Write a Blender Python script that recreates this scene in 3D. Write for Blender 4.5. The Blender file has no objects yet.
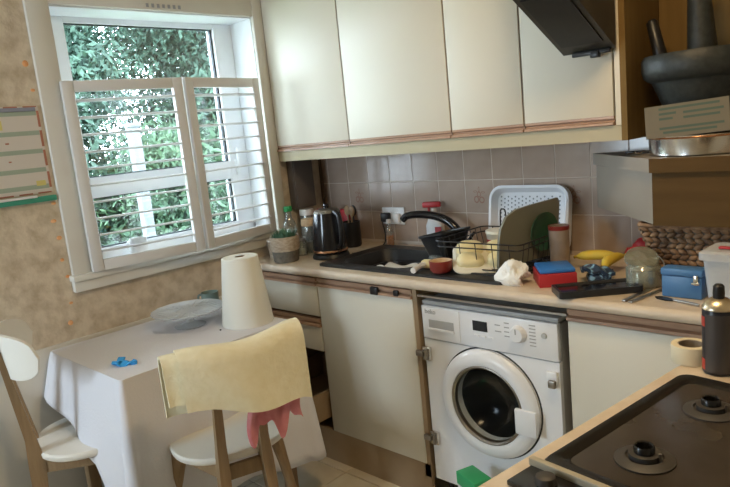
import bpy, bmesh, math, random
from mathutils import Vector, Matrix
import numpy as np
random.seed(7)
S = bpy.context.scene
COL = S.collection
R = math.radians

# ------------------------------------------------------------------ camera
cam_d = bpy.data.cameras.new('camera'); cam = bpy.data.objects.new('camera', cam_d); COL.objects.link(cam)
cam_d.sensor_width = 36.0; cam_d.lens = 36.0 * 649.9 / 730.0; cam_d.clip_start = 0.02
def cam_basis(yaw, pitch, roll):
    f = Vector((math.cos(pitch)*math.sin(yaw), math.cos(pitch)*math.cos(yaw), math.sin(pitch)))
    r = f.cross(Vector((0, 0, 1))).normalized(); u = r.cross(f)
    c, s = math.cos(roll), math.sin(roll)
    return c*r + s*u, -s*r + c*u, f
r_, u_, f_ = cam_basis(R(-44.64), R(-9.80), R(-5.77))
cam.matrix_world = Matrix(((r_.x, u_.x, -f_.x, 2.688), (r_.y, u_.y, -f_.y, -2.441), (r_.z, u_.z, -f_.z, 1.520), (0, 0, 0, 1)))
S.camera = cam
# ------------------------------------------------------------------ world, light, exposure
W = bpy.data.worlds.new('overcast_sky'); S.world = W; W.use_nodes = True
bg = W.node_tree.nodes['Background']; bg.inputs[0].default_value = (0.70, 0.86, 1.0, 1); bg.inputs[1].default_value = 16.5
S.view_settings.view_transform = 'Standard'; S.view_settings.look = 'None'
S.view_settings.gamma = 1.0; S.view_settings.use_curve_mapping = False
S.view_settings.exposure = 0.62
def portal(loc, rot, sx, sy):                       # guides sky light through a wall opening
    L = bpy.data.lights.new('sky_portal', 'AREA'); L.shape = 'RECTANGLE'; L.size = sx; L.size_y = sy
    L.cycles.is_portal = True
    o = bpy.data.objects.new('sky_portal', L); COL.objects.link(o); o.location = loc; o.rotation_euler = rot
portal((-0.27, -0.85, 1.6), (R(90), 0, R(-90)), 1.0, 1.1)
portal((0.40, -3.78, 1.425), (R(90), 0, 0), 0.5, 0.95)  # portal for the added opening behind the camera
LAMP_POWER = 36.0

# ------------------------------------------------------------------ materials
MATS = {}
def mat(name, col, rough=0.5, metal=0.0, col2=None, scale=8.0, bump=0.0, bscale=None, trans=0.0, ior=1.45,
        stretch=(1, 1, 1), detail=4.0, spec=0.5, coat=0.0, sheen=0.0, lo=0.35, hi=0.65, alpha=1.0):
    m = bpy.data.materials.new(name); m.use_nodes = True; MATS[name] = m
    nt = m.node_tree; b = nt.nodes['Principled BSDF']
    b.inputs['Base Color'].default_value = (*col, 1); b.inputs['Roughness'].default_value = rough
    b.inputs['Metallic'].default_value = metal; b.inputs['IOR'].default_value = ior
    b.inputs['Transmission Weight'].default_value = trans; b.inputs['Specular IOR Level'].default_value = spec
    b.inputs['Coat Weight'].default_value = coat; b.inputs['Sheen Weight'].default_value = sheen
    b.inputs['Alpha'].default_value = alpha
    if col2 or bump:
        tc = nt.nodes.new('ShaderNodeTexCoord'); mp = nt.nodes.new('ShaderNodeMapping'); mp.inputs['Scale'].default_value = stretch
        nt.links.new(tc.outputs['Object'], mp.inputs[0])
        if col2:
            n = nt.nodes.new('ShaderNodeTexNoise'); n.inputs['Scale'].default_value = scale; n.inputs['Detail'].default_value = detail
            nt.links.new(mp.outputs[0], n.inputs['Vector'])
            rp = nt.nodes.new('ShaderNodeValToRGB'); rp.color_ramp.elements[0].position = lo; rp.color_ramp.elements[1].position = hi
            rp.color_ramp.elements[0].color = (*col, 1); rp.color_ramp.elements[1].color = (*col2, 1)
            nt.links.new(n.outputs['Fac'], rp.inputs[0]); nt.links.new(rp.outputs[0], b.inputs['Base Color'])
        if bump:
            n2 = nt.nodes.new('ShaderNodeTexNoise'); n2.inputs['Scale'].default_value = bscale or scale; n2.inputs['Detail'].default_value = 6
            nt.links.new(mp.outputs[0], n2.inputs['Vector'])
            bp = nt.nodes.new('ShaderNodeBump'); bp.inputs['Strength'].default_value = bump; bp.inputs['Distance'].default_value = 0.01
            nt.links.new(n2.outputs['Fac'], bp.inputs['Height']); nt.links.new(bp.outputs[0], b.inputs['Normal'])
    return m
def glass_mat(name, tint=(1, 1, 1), refl=0.08, rough=0.02, dens=0.0, dcol=(0.8, 0.9, 0.85)):
    """thin clear glass / plastic: transparent with a fresnel sheen, dens mixes in a body colour"""
    m = bpy.data.materials.new(name); m.use_nodes = True; MATS[name] = m
    nt = m.node_tree; nt.nodes.remove(nt.nodes['Principled BSDF']); out = nt.nodes['Material Output']
    t = nt.nodes.new('ShaderNodeBsdfTransparent'); t.inputs[0].default_value = (*tint, 1)
    g = nt.nodes.new('ShaderNodeBsdfGlossy'); g.inputs['Roughness'].default_value = rough
    lw = nt.nodes.new('ShaderNodeLayerWeight'); lw.inputs['Blend'].default_value = 0.35
    ad = nt.nodes.new('ShaderNodeMath'); ad.operation = 'MULTIPLY_ADD'; ad.inputs[1].default_value = 0.7; ad.inputs[2].default_value = refl
    ad.use_clamp = True
    nt.links.new(lw.outputs['Fresnel'], ad.inputs[0])
    mx = nt.nodes.new('ShaderNodeMixShader'); nt.links.new(ad.outputs[0], mx.inputs[0]); nt.links.new(t.outputs[0], mx.inputs[1]); nt.links.new(g.outputs[0], mx.inputs[2])
    last = mx
    if dens:
        d = nt.nodes.new('ShaderNodeBsdfDiffuse'); d.inputs[0].default_value = (*dcol, 1)
        m2 = nt.nodes.new('ShaderNodeMixShader'); m2.inputs[0].default_value = dens
        nt.links.new(mx.outputs[0], m2.inputs[1]); nt.links.new(d.outputs[0], m2.inputs[2]); last = m2
    nt.links.new(last.outputs[0], out.inputs[0])
    return m

M = {}
def dm(key, *a, **k): M[key] = mat(key, *a, **k)
dm('wallpaper', (0.50, 0.40, 0.285), 0.9, col2=(0.68, 0.58, 0.45), scale=18, bump=0.35, bscale=30, detail=8, lo=0.32, hi=0.6)
dm('plain_wall', (0.62, 0.57, 0.48), 0.85, col2=(0.66, 0.61, 0.52), scale=3)
dm('ceiling', (0.78, 0.76, 0.72), 0.9)
dm('trim_white', (0.70, 0.67, 0.60), 0.5, col2=(0.66, 0.62, 0.55), scale=4)
dm('shutter_white', (0.68, 0.66, 0.64), 0.45)
dm('upvc', (0.86, 0.88, 0.90), 0.35)
dm('gasket', (0.02, 0.025, 0.03), 0.6)
dm('filler', (0.80, 0.36, 0.14), 0.8, col2=(0.85, 0.50, 0.26), scale=60)
dm('grout', (0.60, 0.51, 0.43), 0.8)
dm('tile', (0.36, 0.27, 0.215), 0.16, col2=(0.46, 0.36, 0.29), scale=5, bump=0.05, bscale=6, detail=3)
dm('tile_motif', (0.30, 0.16, 0.11), 0.4)
dm('floor_tile', (0.60, 0.52, 0.38), 0.4, col2=(0.70, 0.63, 0.50), scale=6, bump=0.03)
dm('floor_grout', (0.30, 0.24, 0.17), 0.9)
dm('cab_white', (0.66, 0.63, 0.54), 0.38, col2=(0.69, 0.66, 0.57), scale=2)
dm('cab_upper', (0.67, 0.615, 0.50), 0.5, col2=(0.69, 0.64, 0.53), scale=1.5)
dm('cab_rail', (0.36, 0.215, 0.14), 0.35, col2=(0.47, 0.30, 0.20), scale=10, stretch=(1, 20, 20))
dm('cab_edge', (0.17, 0.115, 0.07), 0.5)
dm('cab_body', (0.31, 0.22, 0.13), 0.55, col2=(0.36, 0.26, 0.16), scale=6)
dm('pelmet', (0.45, 0.39, 0.25), 0.5)
dm('brown_panel', (0.17, 0.105, 0.036), 0.7, col2=(0.20, 0.125, 0.045), scale=5, stretch=(6, 6, 0.6), spec=0.15)
dm('beige_panel', (0.25, 0.21, 0.16), 0.5, col2=(0.28, 0.235, 0.18), scale=3)
dm('worktop', (0.60, 0.49, 0.36), 0.35, col2=(0.70, 0.59, 0.46), scale=22, detail=8, bump=0.02, bscale=40)
dm('worktop_edge', (0.60, 0.50, 0.39), 0.35, col2=(0.66, 0.56, 0.44), scale=14)
dm('dark_void', (0.02, 0.018, 0.015), 0.9)
dm('sink_black', (0.022, 0.022, 0.023), 0.38, bump=0.15, bscale=300)
dm('black_gloss', (0.012, 0.012, 0.014), 0.12)
dm('black_satin', (0.016, 0.016, 0.017), 0.35)
dm('black_matte', (0.02, 0.02, 0.02), 0.7)
dm('hood_dark', (0.045, 0.042, 0.035), 0.35)
dm('chrome', (0.72, 0.70, 0.66), 0.18, 1.0)
dm('steel', (0.50, 0.48, 0.45), 0.3, 1.0)
dm('dull_metal', (0.33, 0.30, 0.26), 0.4, 1.0)
dm('copper', (0.80, 0.43, 0.25), 0.25, 1.0)
dm('appliance_white', (0.82, 0.84, 0.88), 0.28)
dm('appliance_grey', (0.45, 0.46, 0.47), 0.4)
dm('drum_dark', (0.20, 0.205, 0.21), 0.45, 0.4)
dm('drum_hole', (0.02, 0.02, 0.02), 0.6)
dm('print_grey', (0.35, 0.36, 0.38), 0.6)
dm('screen_dark', (0.03, 0.03, 0.035), 0.15)
dm('wood_light', (0.24, 0.155, 0.08), 0.5, col2=(0.31, 0.205, 0.11), scale=7, stretch=(8, 8, 1))
dm('chair_white', (0.80, 0.77, 0.70), 0.35)
dm('cloth_white', (0.74, 0.73, 0.77), 0.9, bump=0.15, bscale=120)
dm('blanket_cream', (0.82, 0.76, 0.54), 0.95, col2=(0.86, 0.81, 0.61), scale=30, bump=0.25, bscale=60, sheen=0.2)
dm('pink_cloth', (0.66, 0.22, 0.25), 0.85, col2=(0.74, 0.30, 0.32), scale=20, bump=0.2, bscale=60)
dm('paper_white', (0.84, 0.83, 0.79), 0.9, bump=0.1, bscale=90)
dm('paper_roll', (0.82, 0.80, 0.72), 0.9, bump=0.12, bscale=80)
dm('cardboard', (0.36, 0.25, 0.15), 0.85)
dm('blue_cloth', (0.04, 0.33, 0.70), 0.7)
dm('woven', (0.36, 0.28, 0.20), 0.8, col2=(0.50, 0.41, 0.31), scale=45, stretch=(1, 1, 3), bump=0.6, bscale=70)
dm('woven_dark', (0.10, 0.09, 0.075), 0.85, col2=(0.17, 0.15, 0.12), scale=45, bump=0.5, bscale=70)
dm('grass_green', (0.06, 0.16, 0.10), 0.6, col2=(0.13, 0.25, 0.16), scale=40)
dm('soil', (0.05, 0.035, 0.02), 0.95)
dm('cap_green', (0.03, 0.33, 0.10), 0.4)
dm('plastic_white', (0.80, 0.80, 0.80), 0.35)
dm('tray_white', (0.74, 0.76, 0.80), 0.35)
dm('tray_hole', (0.22, 0.24, 0.27), 0.7)
dm('red', (0.45, 0.03, 0.035), 0.4)
dm('dark_red', (0.22, 0.025, 0.02), 0.3)
dm('blue_lid', (0.04, 0.19, 0.55), 0.35)
dm('tin_blue', (0.07, 0.19, 0.40), 0.35)
dm('orange', (0.75, 0.28, 0.06), 0.4)
dm('cork', (0.50, 0.34, 0.20), 0.85, col2=(0.58, 0.42, 0.26), scale=80)
dm('cream_plastic', (0.82, 0.72, 0.42), 0.35)
dm('cream_pale', (0.80, 0.76, 0.62), 0.4)
dm('board_grey', (0.20, 0.195, 0.15), 0.45)
dm('plate_green', (0.03, 0.10, 0.055), 0.3)
dm('canister', (0.24, 0.19, 0.15), 0.4, col2=(0.34, 0.26, 0.20), scale=14)
dm('banana', (0.80, 0.56, 0.06), 0.5, col2=(0.70, 0.56, 0.09), scale=20)
dm('banana_tip', (0.10, 0.08, 0.03), 0.8)
dm('packet_dark', (0.03, 0.05, 0.09), 0.3, col2=(0.25, 0.45, 0.62), scale=55, lo=0.55, hi=0.62)
dm('wicker', (0.10, 0.052, 0.026), 0.7, col2=(0.32, 0.19, 0.10), scale=30)
dm('stone_dark', (0.016, 0.019, 0.017), 0.5, col2=(0.026, 0.029, 0.026), scale=60, bump=0.15, bscale=80)
dm('leaflet', (0.15, 0.125, 0.08), 0.6)
dm('leaflet_print', (0.07, 0.10, 0.07), 0.7)
dm('tape_cream', (0.74, 0.66, 0.48), 0.6)
dm('tape_core', (0.30, 0.25, 0.19), 0.8)
dm('can_black', (0.02, 0.02, 0.025), 0.3)
dm('can_red', (0.50, 0.05, 0.03), 0.35)
dm('can_grey', (0.07, 0.06, 0.056), 0.4)
dm('can_gold', (0.70, 0.60, 0.42), 0.3, 0.9)
dm('hob_enamel', (0.045, 0.036, 0.028), 0.22, col2=(0.058, 0.046, 0.036), scale=12)
dm('hob_black', (0.014, 0.013, 0.012), 0.25)
dm('burner_grey', (0.05, 0.045, 0.04), 0.5)
dm('strip_cream', (0.42, 0.37, 0.27), 0.35)
dm('planner_paper', (0.66, 0.60, 0.54), 0.7)
dm('planner_green', (0.36, 0.42, 0.33), 0.7)
dm('planner_blue', (0.28, 0.29, 0.36), 0.7)
dm('planner_red', (0.42, 0.17, 0.11), 0.7)
dm('planner_yellow', (0.68, 0.58, 0.20), 0.7)
dm('marker_green', (0.06, 0.36, 0.26), 0.4)
dm('box_green', (0.04, 0.40, 0.16), 0.5)
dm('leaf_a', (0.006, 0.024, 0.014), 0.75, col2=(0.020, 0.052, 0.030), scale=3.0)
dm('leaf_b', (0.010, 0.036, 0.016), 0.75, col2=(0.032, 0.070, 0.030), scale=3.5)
dm('bark', (0.10, 0.07, 0.05), 0.9)
dm('lawn', (0.10, 0.17, 0.06), 0.95, col2=(0.16, 0.22, 0.09), scale=6)
dm('outer_sill', (0.75, 0.76, 0.78), 0.6)
dm('upright_pale', (0.075, 0.085, 0.09), 0.8)
M['pane'] = glass_mat('pane', refl=0.03)
M['clear'] = glass_mat('clear', (0.93, 0.96, 0.95), 0.10, 0.05, 0.10, (0.75, 0.82, 0.80))
M['cake_glass'] = glass_mat('cake_glass', (0.985, 0.995, 1.0), 0.10, 0.08, 0.38, (0.93, 0.97, 1.0))
M['tub'] = glass_mat('tub', (0.94, 0.96, 0.98), 0.10, 0.2, 0.40, (0.84, 0.86, 0.88))
M['jar'] = glass_mat('jar', (0.88, 0.91, 0.86), 0.16, 0.08, 0.28, (0.46, 0.46, 0.36))
M['door_glass'] = glass_mat('door_glass', (0.85, 0.87, 0.88), 0.0, 0.15)
for n_ in M['door_glass'].node_tree.nodes:
    if n_.type == 'MATH': n_.inputs[1].default_value = 0.15

# ------------------------------------------------------------------ mesh helpers
def nb(): return bmesh.new()
def obj(name, bm, m, parent=None, smooth=35, loc=None, rot=None, label=None):
    me = bpy.data.meshes.new(name)
    bmesh.ops.recalc_face_normals(bm, faces=bm.faces)
    bm.to_mesh(me); bm.free()
    if smooth:
        me.shade_smooth(); me.set_sharp_from_angle(angle=R(smooth))
    if m is not None: me.materials.append(M[m] if isinstance(m, str) else m)
    o = bpy.data.objects.new(name, me); COL.objects.link(o)
    if parent is not None: o.parent = parent
    if loc is not None: o.location = loc
    if rot is not None: o.rotation_euler = rot
    if label: o['label'] = label
    return o
def tag(o, label, cat, group=None):
    o['label'] = label; o['category'] = cat
    if group: o['group'] = group
    return o
def thing(name, label, cat, loc=(0, 0, 0), rz=0.0, group=None, rot=None):
    o = bpy.data.objects.new(name, None); COL.objects.link(o); o.empty_display_size = 0.05
    o.location = loc; o.rotation_euler = rot if rot else (0, 0, rz)
    return tag(o, label, cat, group)
def struct(o, label=None):
    o['kind'] = 'structure'
    if label: o['label'] = label
    return o
def copy_part(o, parent, loc=None, rot=None):
    c = o.copy(); COL.objects.link(c); c.parent = parent
    if loc is not None: c.location = loc
    if rot is not None: c.rotation_euler = rot
    return c
def box(bm, x0, x1, y0, y1, z0, z1, bev=0.0, seg=2, mx=None):
    r = bmesh.ops.create_cube(bm, size=1.0)
    vs = r['verts']
    for v in vs:
        v.co = Vector(((x0+x1)/2 + v.co.x*(x1-x0), (y0+y1)/2 + v.co.y*(y1-y0), (z0+z1)/2 + v.co.z*(z1-z0)))
    if mx is not None:
        for v in vs: v.co = mx @ v.co
    if bev:
        es = list({e for v in vs for e in v.link_edges})
        bmesh.ops.bevel(bm, geom=es, offset=bev, segments=seg, profile=0.5, affect='EDGES')
    return bm
def bx(*a, **k): return box(nb(), *a, **k)
def lathe(bm, prof, n=24, cx=0, cy=0, cz=0, sx=1, sy=1, mx=None):
    rings = []
    for (r, z) in prof:
        if r < 1e-6:
            rings.append([bm.verts.new((cx, cy, cz+z))])
        else:
            rings.append([bm.verts.new((cx+sx*r*math.cos(2*math.pi*i/n), cy+sy*r*math.sin(2*math.pi*i/n), cz+z)) for i in range(n)])
    for a, b in zip(rings, rings[1:]):
        for i in range(n):
            j = (i+1) % n
            if len(a) == 1 and len(b) == 1: break
            if len(a) == 1: bm.faces.new((a[0], b[i], b[j]))
            elif len(b) == 1: bm.faces.new((a[i], b[0], a[j]))
            else: bm.faces.new((a[i], b[i], b[j], a[j]))
    if mx is not None:
        for rg in rings:
            for v in rg: v.co = mx @ v.co
    return bm
def lt(prof, n=24, **k): return lathe(nb(), prof, n, **k)
def tube(bm, pts, r, n=8, closed=False):
    pts = [Vector(p) for p in pts]; N = len(pts)
    rs = r if isinstance(r, (list, tuple)) else [r]*N
    rings = []; up = None
    for i, p in enumerate(pts):
        a = pts[(i-1) % N] if (closed or i > 0) else p
        b = pts[(i+1) % N] if (closed or i < N-1) else p
        t = (b-a).normalized()
        if up is None:
            up = Vector((0, 0, 1)) if abs(t.z) < 0.9 else Vector((1, 0, 0))
        s = t.cross(up)
        if s.length < 1e-4: s = t.cross(Vector((0, 1, 0.1)))
        s.normalize(); up = s.cross(t).normalized()
        rings.append([bm.verts.new(p + rs[i]*(math.cos(2*math.pi*k/n)*s + math.sin(2*math.pi*k/n)*up)) for k in range(n)])
    prs = list(zip(rings, rings[1:]))
    if closed: prs.append((rings[-1], rings[0]))
    for a, b in prs:
        for k in range(n):
            j = (k+1) % n
            bm.faces.new((a[k], a[j], b[j], b[k]))
    if not closed:
        bm.faces.new(rings[0][::-1]); bm.faces.new(rings[-1])
    return bm
def smooth_path(ctrl, n=24):
    ctrl = [Vector(c) for c in ctrl]; out = []
    P = [2*ctrl[0]-ctrl[1]] + ctrl + [2*ctrl[-1]-ctrl[-2]]
    segs = len(ctrl)-1; per = max(2, n//segs)
    for i in range(segs):
        p0, p1, p2, p3 = P[i:i+4]
        for k in range(per):
            t = k/per
            out.append(0.5*((2*p1)+(-p0+p2)*t+(2*p0-5*p1+4*p2-p3)*t*t+(-p0+3*p1-3*p2+p3)*t**3))
    out.append(ctrl[-1]); return out
def rrect(x0, x1, y0, y1, r, n=6):
    pts = []
    for cx, cy, a0 in ((x1-r, y1-r, 0), (x0+r, y1-r, 90), (x0+r, y0+r, 180), (x1-r, y0+r, 270)):
        for k in range(n+1):
            a = R(a0 + 90*k/n); pts.append((cx+r*math.cos(a), cy+r*math.sin(a)))
    return pts
def loops(bm, ls, cap0=True, cap1=True):
    """ls = list of closed rings of 3d points with equal length; skin them"""
    rings = [[bm.verts.new(p) for p in l] for l in ls]; n = len(rings[0])
    for a, b in zip(rings, rings[1:]):
        for i in range(n):
            j = (i+1) % n; bm.faces.new((a[i], a[j], b[j], b[i]))
    if cap0: bm.faces.new(rings[0][::-1])
    if cap1: bm.faces.new(rings[-1])
    return bm
def prism(bm, poly, axis, a, b):
    """extrude a 2d polygon between a and b along axis ('x': poly=(y,z); 'y': (x,z); 'z': (x,y))"""
    def p3(p, t): return {'x': (t, p[0], p[1]), 'y': (p[0], t, p[1]), 'z': (p[0], p[1], t)}[axis]
    return loops(bm, [[p3(p, a) for p in poly], [p3(p, b) for p in poly]])
def grid(bm, fn, nu, nv, thick=0.0):
    """surface fn(u,v)->Vector, closed into a slab of given thickness"""
    P = [[Vector(fn(i/nu, j/nv)) for j in range(nv+1)] for i in range(nu+1)]
    V = [[bm.verts.new(p) for p in row] for row in P]
    for i in range(nu):
        for j in range(nv): bm.faces.new((V[i][j], V[i+1][j], V[i+1][j+1], V[i][j+1]))
    if thick:
        bm.normal_update()
        N = [[V[i][j].normal.copy() for j in range(nv+1)] for i in range(nu+1)]
        B = [[bm.verts.new(P[i][j] - thick*N[i][j]) for j in range(nv+1)] for i in range(nu+1)]
        for i in range(nu):
            for j in range(nv): bm.faces.new((B[i][j], B[i][j+1], B[i+1][j+1], B[i+1][j]))
        for i in range(nu):
            bm.faces.new((V[i][0], B[i][0], B[i+1][0], V[i+1][0])); bm.faces.new((V[i][nv], V[i+1][nv], B[i+1][nv], B[i][nv]))
        for j in range(nv):
            bm.faces.new((V[0][j], V[0][j+1], B[0][j+1], B[0][j])); bm.faces.new((V[nu][j], B[nu][j], B[nu][j+1], V[nu][j+1]))
    return bm
def ellipsoid(bm, c, rx, ry, rz, p=2.0, nu=14, nv=9, mx=None):
    def sg(v, e): return math.copysign(abs(v)**e, v)
    e = 2.0/p; rings = []
    for j in range(nv+1):
        ph = -math.pi/2 + math.pi*j/nv
        if j in (0, nv): rings.append([Vector((0, 0, rz*math.sin(ph)))]); continue
        rings.append([Vector((rx*sg(math.cos(ph), e)*sg(math.cos(2*math.pi*i/nu), e), ry*sg(math.cos(ph), e)*sg(math.sin(2*math.pi*i/nu), e), rz*sg(math.sin(ph), e))) for i in range(nu)])
    vr = []
    for rg in rings:
        vr.append([bm.verts.new((mx @ q if mx is not None else q) + Vector(c)) for q in rg])
    for a, b in zip(vr, vr[1:]):
        for i in range(nu):
            j = (i+1) % nu
            if len(a) == 1: bm.faces.new((a[0], b[i], b[j]))
            elif len(b) == 1: bm.faces.new((a[i], b[0], a[j]))
            else: bm.faces.new((a[i], b[i], b[j], a[j]))
    return bm
def text_mesh(name, body, size, m, parent, mx, depth=0.0006):
    cu = bpy.data.curves.new(name, 'FONT'); cu.body = body; cu.size = size; cu.extrude = depth; cu.align_x = 'CENTER'; cu.align_y = 'CENTER'
    t = bpy.data.objects.new(name + '_curve', cu)
    COL.objects.link(t)
    me = bpy.data.meshes.new_from_object(t.evaluated_get(bpy.context.evaluated_depsgraph_get()))
    bpy.data.objects.remove(t); bpy.data.curves.remove(cu)
    me.materials.clear(); me.materials.append(M[m]); me.name = name
    o = bpy.data.objects.new(name, me); COL.objects.link(o); o.parent = parent; o.matrix_local = mx
    return o

# ================================================================== ROOM SHELL
WX, WY, CZ = 3.55, -3.70, 2.45          # right wall, wall behind the camera, ceiling
OY0, OY1, OZ0, OZ1 = -1.346, -0.36, 1.06, 2.125   # window opening in the left wall
bm = nb()
box(bm, -0.25, 0, WY, OY0, 0, CZ); box(bm, -0.25, 0, OY1, 0.1, 0, CZ)
box(bm, -0.25, 0, OY0, OY1, 0, OZ0-0.02); box(bm, -0.25, 0, OY0, OY1, OZ1, CZ)
wall_left = struct(obj('wall_left', bm, 'wallpaper', smooth=0), 'stripped mottled beige wall around the window')
for (y, z) in ((-1.45, 1.36), (-1.462, 1.29), (-1.452, 1.22), (-1.456, 1.13), (-1.447, 1.06), (-1.452, 0.95), (-1.468, 0.87), (-1.45, 1.80), (-1.46, 1.9),
               (-0.262, 1.86), (-0.268, 1.78), (-0.255, 1.68), (-0.262, 1.60), (-0.258, 1.52), (-0.270, 1.96), (-0.262, 2.05), (-0.7, 2.24), (-0.53, 2.25)):
    bm = nb(); a = random.uniform(0.008, 0.014)
    ellipsoid(bm, (0.0005, y, z), 0.0018, a, a*random.uniform(0.6, 1.1), nu=9, nv=5)
    obj('filler_spot', bm, 'filler', wall_left)
wall_back = struct(obj('wall_back', bx(-0.25, WX+0.1, 0, 0.1, 0, CZ), 'plain_wall', smooth=0))
struct(obj('wall_right', bx(WX, WX+0.1, WY, 0.1, 0, CZ), 'plain_wall', smooth=0))
bm = nb(); BX0, BX1, BZ0, BZ1 = 0.15, 0.65, 0.95, 1.90      # wall behind the camera with an added, unseen opening for fill light
box(bm, -0.25, BX0, WY-0.1, WY, 0, CZ); box(bm, BX1, WX+0.1, WY-0.1, WY, 0, CZ); box(bm, BX0, BX1, WY-0.1, WY, BZ1, CZ); box(bm, BX0, BX1, WY-0.1, WY, 0, BZ0)
struct(obj('wall_front', bm, 'plain_wall', smooth=0))
struct(obj('ceiling', bx(-0.25, WX+0.1, WY-0.1, 0.1, CZ, CZ+0.1), 'ceiling', smooth=0))
floor = struct(obj('floor', bx(-0.25, WX+0.1, WY-0.1, 0.1, -0.08, -0.006), 'floor_grout', smooth=0), 'cream square tiled kitchen floor')
T = 0.30; proto = None
for i in range(12):
    for j in range(13):
        x = 0.02+i*T; y = -0.02-(j+1)*T
        if x+T > WX or y < WY: continue
        if proto is None: proto = obj('floor_tile', bx(0.003, T-0.003, 0.003, T-0.003, -0.012, 0.0, bev=0.002, seg=1), 'floor_tile', floor, loc=(x, y, 0))
        else: copy_part(proto, floor, (x, y, 0))
# grey-white dado board under the wallpaper
struct(obj('trim_1', bx(0.0, 0.018, WY, -0.62, 0.0, 0.80, bev=0.004), 'trim_white'), 'white painted dado board below the stripped wallpaper')
# splashback tiles
proto = None
TX0 = 0.956 - 7*0.15
for i in range(-0, 19):
    for j in range(4):
        x = TX0 + i*0.15; z = 0.955 + (j-0)*0.15
        if x < 0.0 - 0.1 or x > 2.75: continue
        if j == 3 and x < 1.80: continue
        if j == 3: continue
        w = 0.15 if x >= 0 else 0.15 + x
        xs = max(x, 0.0)
        if w < 0.149:
            obj('tile', bx(0.0015, w-0.0015, -0.008, 0.0, 0.0015, 0.1485, bev=0.0015, seg=1), 'tile', wall_back, loc=(xs, 0, z)); continue
        if proto is None: t = proto = obj('tile', bx(0.0015, 0.1485, -0.008, 0.0, 0.0015, 0.1485, bev=0.0015, seg=1), 'tile', wall_back, loc=(x, 0, z))
        else: t = copy_part(proto, wall_back, (x, 0, z))
        if j == 1 and i in (2, 7, 10):       # a faded fruit motif printed on a few tiles
            bm = nb()
            for (ox, oz, rx, rz) in ((0.06, 0.062, 0.014, 0.017), (0.088, 0.06, 0.015, 0.016), (0.074, 0.085, 0.011, 0.014), (0.075, 0.108, 0.004, 0.012), (0.055, 0.098, 0.010, 0.005), (0.096, 0.094, 0.010, 0.005)):
                pts = [(ox+rx*math.cos(2*math.pi*k/12), oz+rz*math.sin(2*math.pi*k/12)) for k in range(12)]
                pin = [(ox+.6*rx*math.cos(2*math.pi*k/12), oz+.6*rz*math.sin(2*math.pi*k/12)) for k in range(12)]
                A = [bm.verts.new((p[0], -0.0086, p[1])) for p in pts]; B = [bm.verts.new((p[0], -0.0086, p[1])) for p in pin]
                for k in range(12): bm.faces.new((A[k], A[(k+1) % 12], B[(k+1) % 12], B[k]))
            obj('motif', bm, 'tile_motif', t, smooth=0)
obj('grout_bed', bx(0.0, 2.8, -0.0068, -0.0, 0.9405, 1.42), 'grout', wall_back, smooth=0)

struct(obj('trim_5', bx(0.0, 0.012, -0.022, -0.008, 0.94, 1.405), 'cab_edge', smooth=0), 'dark brown strip in the corner beside the tiles')
dm('block_grey', (0.15, 0.13, 0.12), 0.6)
t = thing('dark_block', 'dark grey block on the wall between the window and the tiles', 'meter box', (0.0, -0.175, 1.15))  # plain dark grey block filling the dark area by the corner
obj('box_body', bx(0.001, 0.05, -0.075, 0.065, 0.0, 0.255, bev=0.004), 'block_grey', t)
obj('block_face', bx(0.0505, 0.056, -0.068, 0.058, 0.01, 0.245, bev=0.002), 'block_grey', t)
# ================================================================== WINDOW
win = bpy.data.objects.new('window_1', None); COL.objects.link(win); struct(win, 'white framed window with two panes in a deep reveal'); win.location = (0, 0, 0)
bm = nb()
box(bm, -0.25, 0.0, OY0-0.004, OY0+0.006, OZ0-0.02, OZ1+0.004); box(bm, -0.25, 0.0, OY1-0.006, OY1+0.004, OZ0-0.02, OZ1+0.004)
box(bm, -0.25, 0.0, OY0, OY1, OZ1-0.006, OZ1+0.004)
obj('reveal_lining', bm, 'upvc', win, smooth=0)
bm = nb(); GX = -0.20
fy0, fy1, fz0, fz1 = OY0+0.006, OY1-0.006, OZ0, OZ1-0.006
gy0, gy1 = -1.215, -0.475
box(bm, GX-0.035, GX+0.03, fy0, gy0, fz0, fz1, bev=0.004); box(bm, GX-0.035, GX+0.03, gy1, fy1, fz0, fz1, bev=0.004)
box(bm, GX-0.035, GX+0.029, gy0, gy1, 2.095, fz1); box(bm, GX-0.035, GX+0.029, gy0, gy1, fz0, 1.12)
box(bm, GX-0.035, GX+0.029, gy0, gy1, 1.345, 1.435)
obj('window_frame', bm, 'upvc', win)
for (z0, z1) in ((1.435, 2.095), (1.12, 1.345)):
    bm = nb()
    for (a, b, c, d) in ((gy0, gy0+0.005, z0, z1), (gy1-0.008, gy1, z0, z1), (gy0, gy1, z0, z0+0.005), (gy0, gy1, z1-0.005, z1)):
        box(bm, GX-0.008, GX+0.012, a, b, c, d)
    obj('gasket', bm, 'gasket', win, smooth=0)
    obj('pane', bx(GX-0.004, GX+0.002, gy0, gy1, z0, z1), 'pane', win, smooth=0)
bm = nb(); box(bm, GX+0.029, GX+0.045, -0.45, -0.425, 1.36, 1.44, bev=0.004); box(bm, GX+0.045, GX+0.06, -0.447, -0.428, 1.38, 1.50, bev=0.004)
obj('window_handle', bm, 'upvc', win)
obj('window_sill', bx(-0.25, 0.045, OY0-0.095, OY1+0.075, OZ0-0.025, OZ0+0.0, bev=0.005), 'trim_white', win)
bm = nb()
box(bm, 0.0, 0.030, OY0-0.09, OY1+0.07, 0.99, OZ0-0.025, bev=0.004)
obj('apron', bm, 'trim_white', win)
bm = nb(); box(bm, 0.0, 0.022, OY0-0.085, OY0+0.004, OZ0, CZ-0.06, bev=0.004); obj('casing', bm, 'trim_white', win)
bm = nb(); box(bm, 0.0, 0.022, OY1-0.004, OY1+0.055, OZ0, CZ-0.06, bev=0.004); obj('casing', bm, 'trim_white', win)
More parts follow.
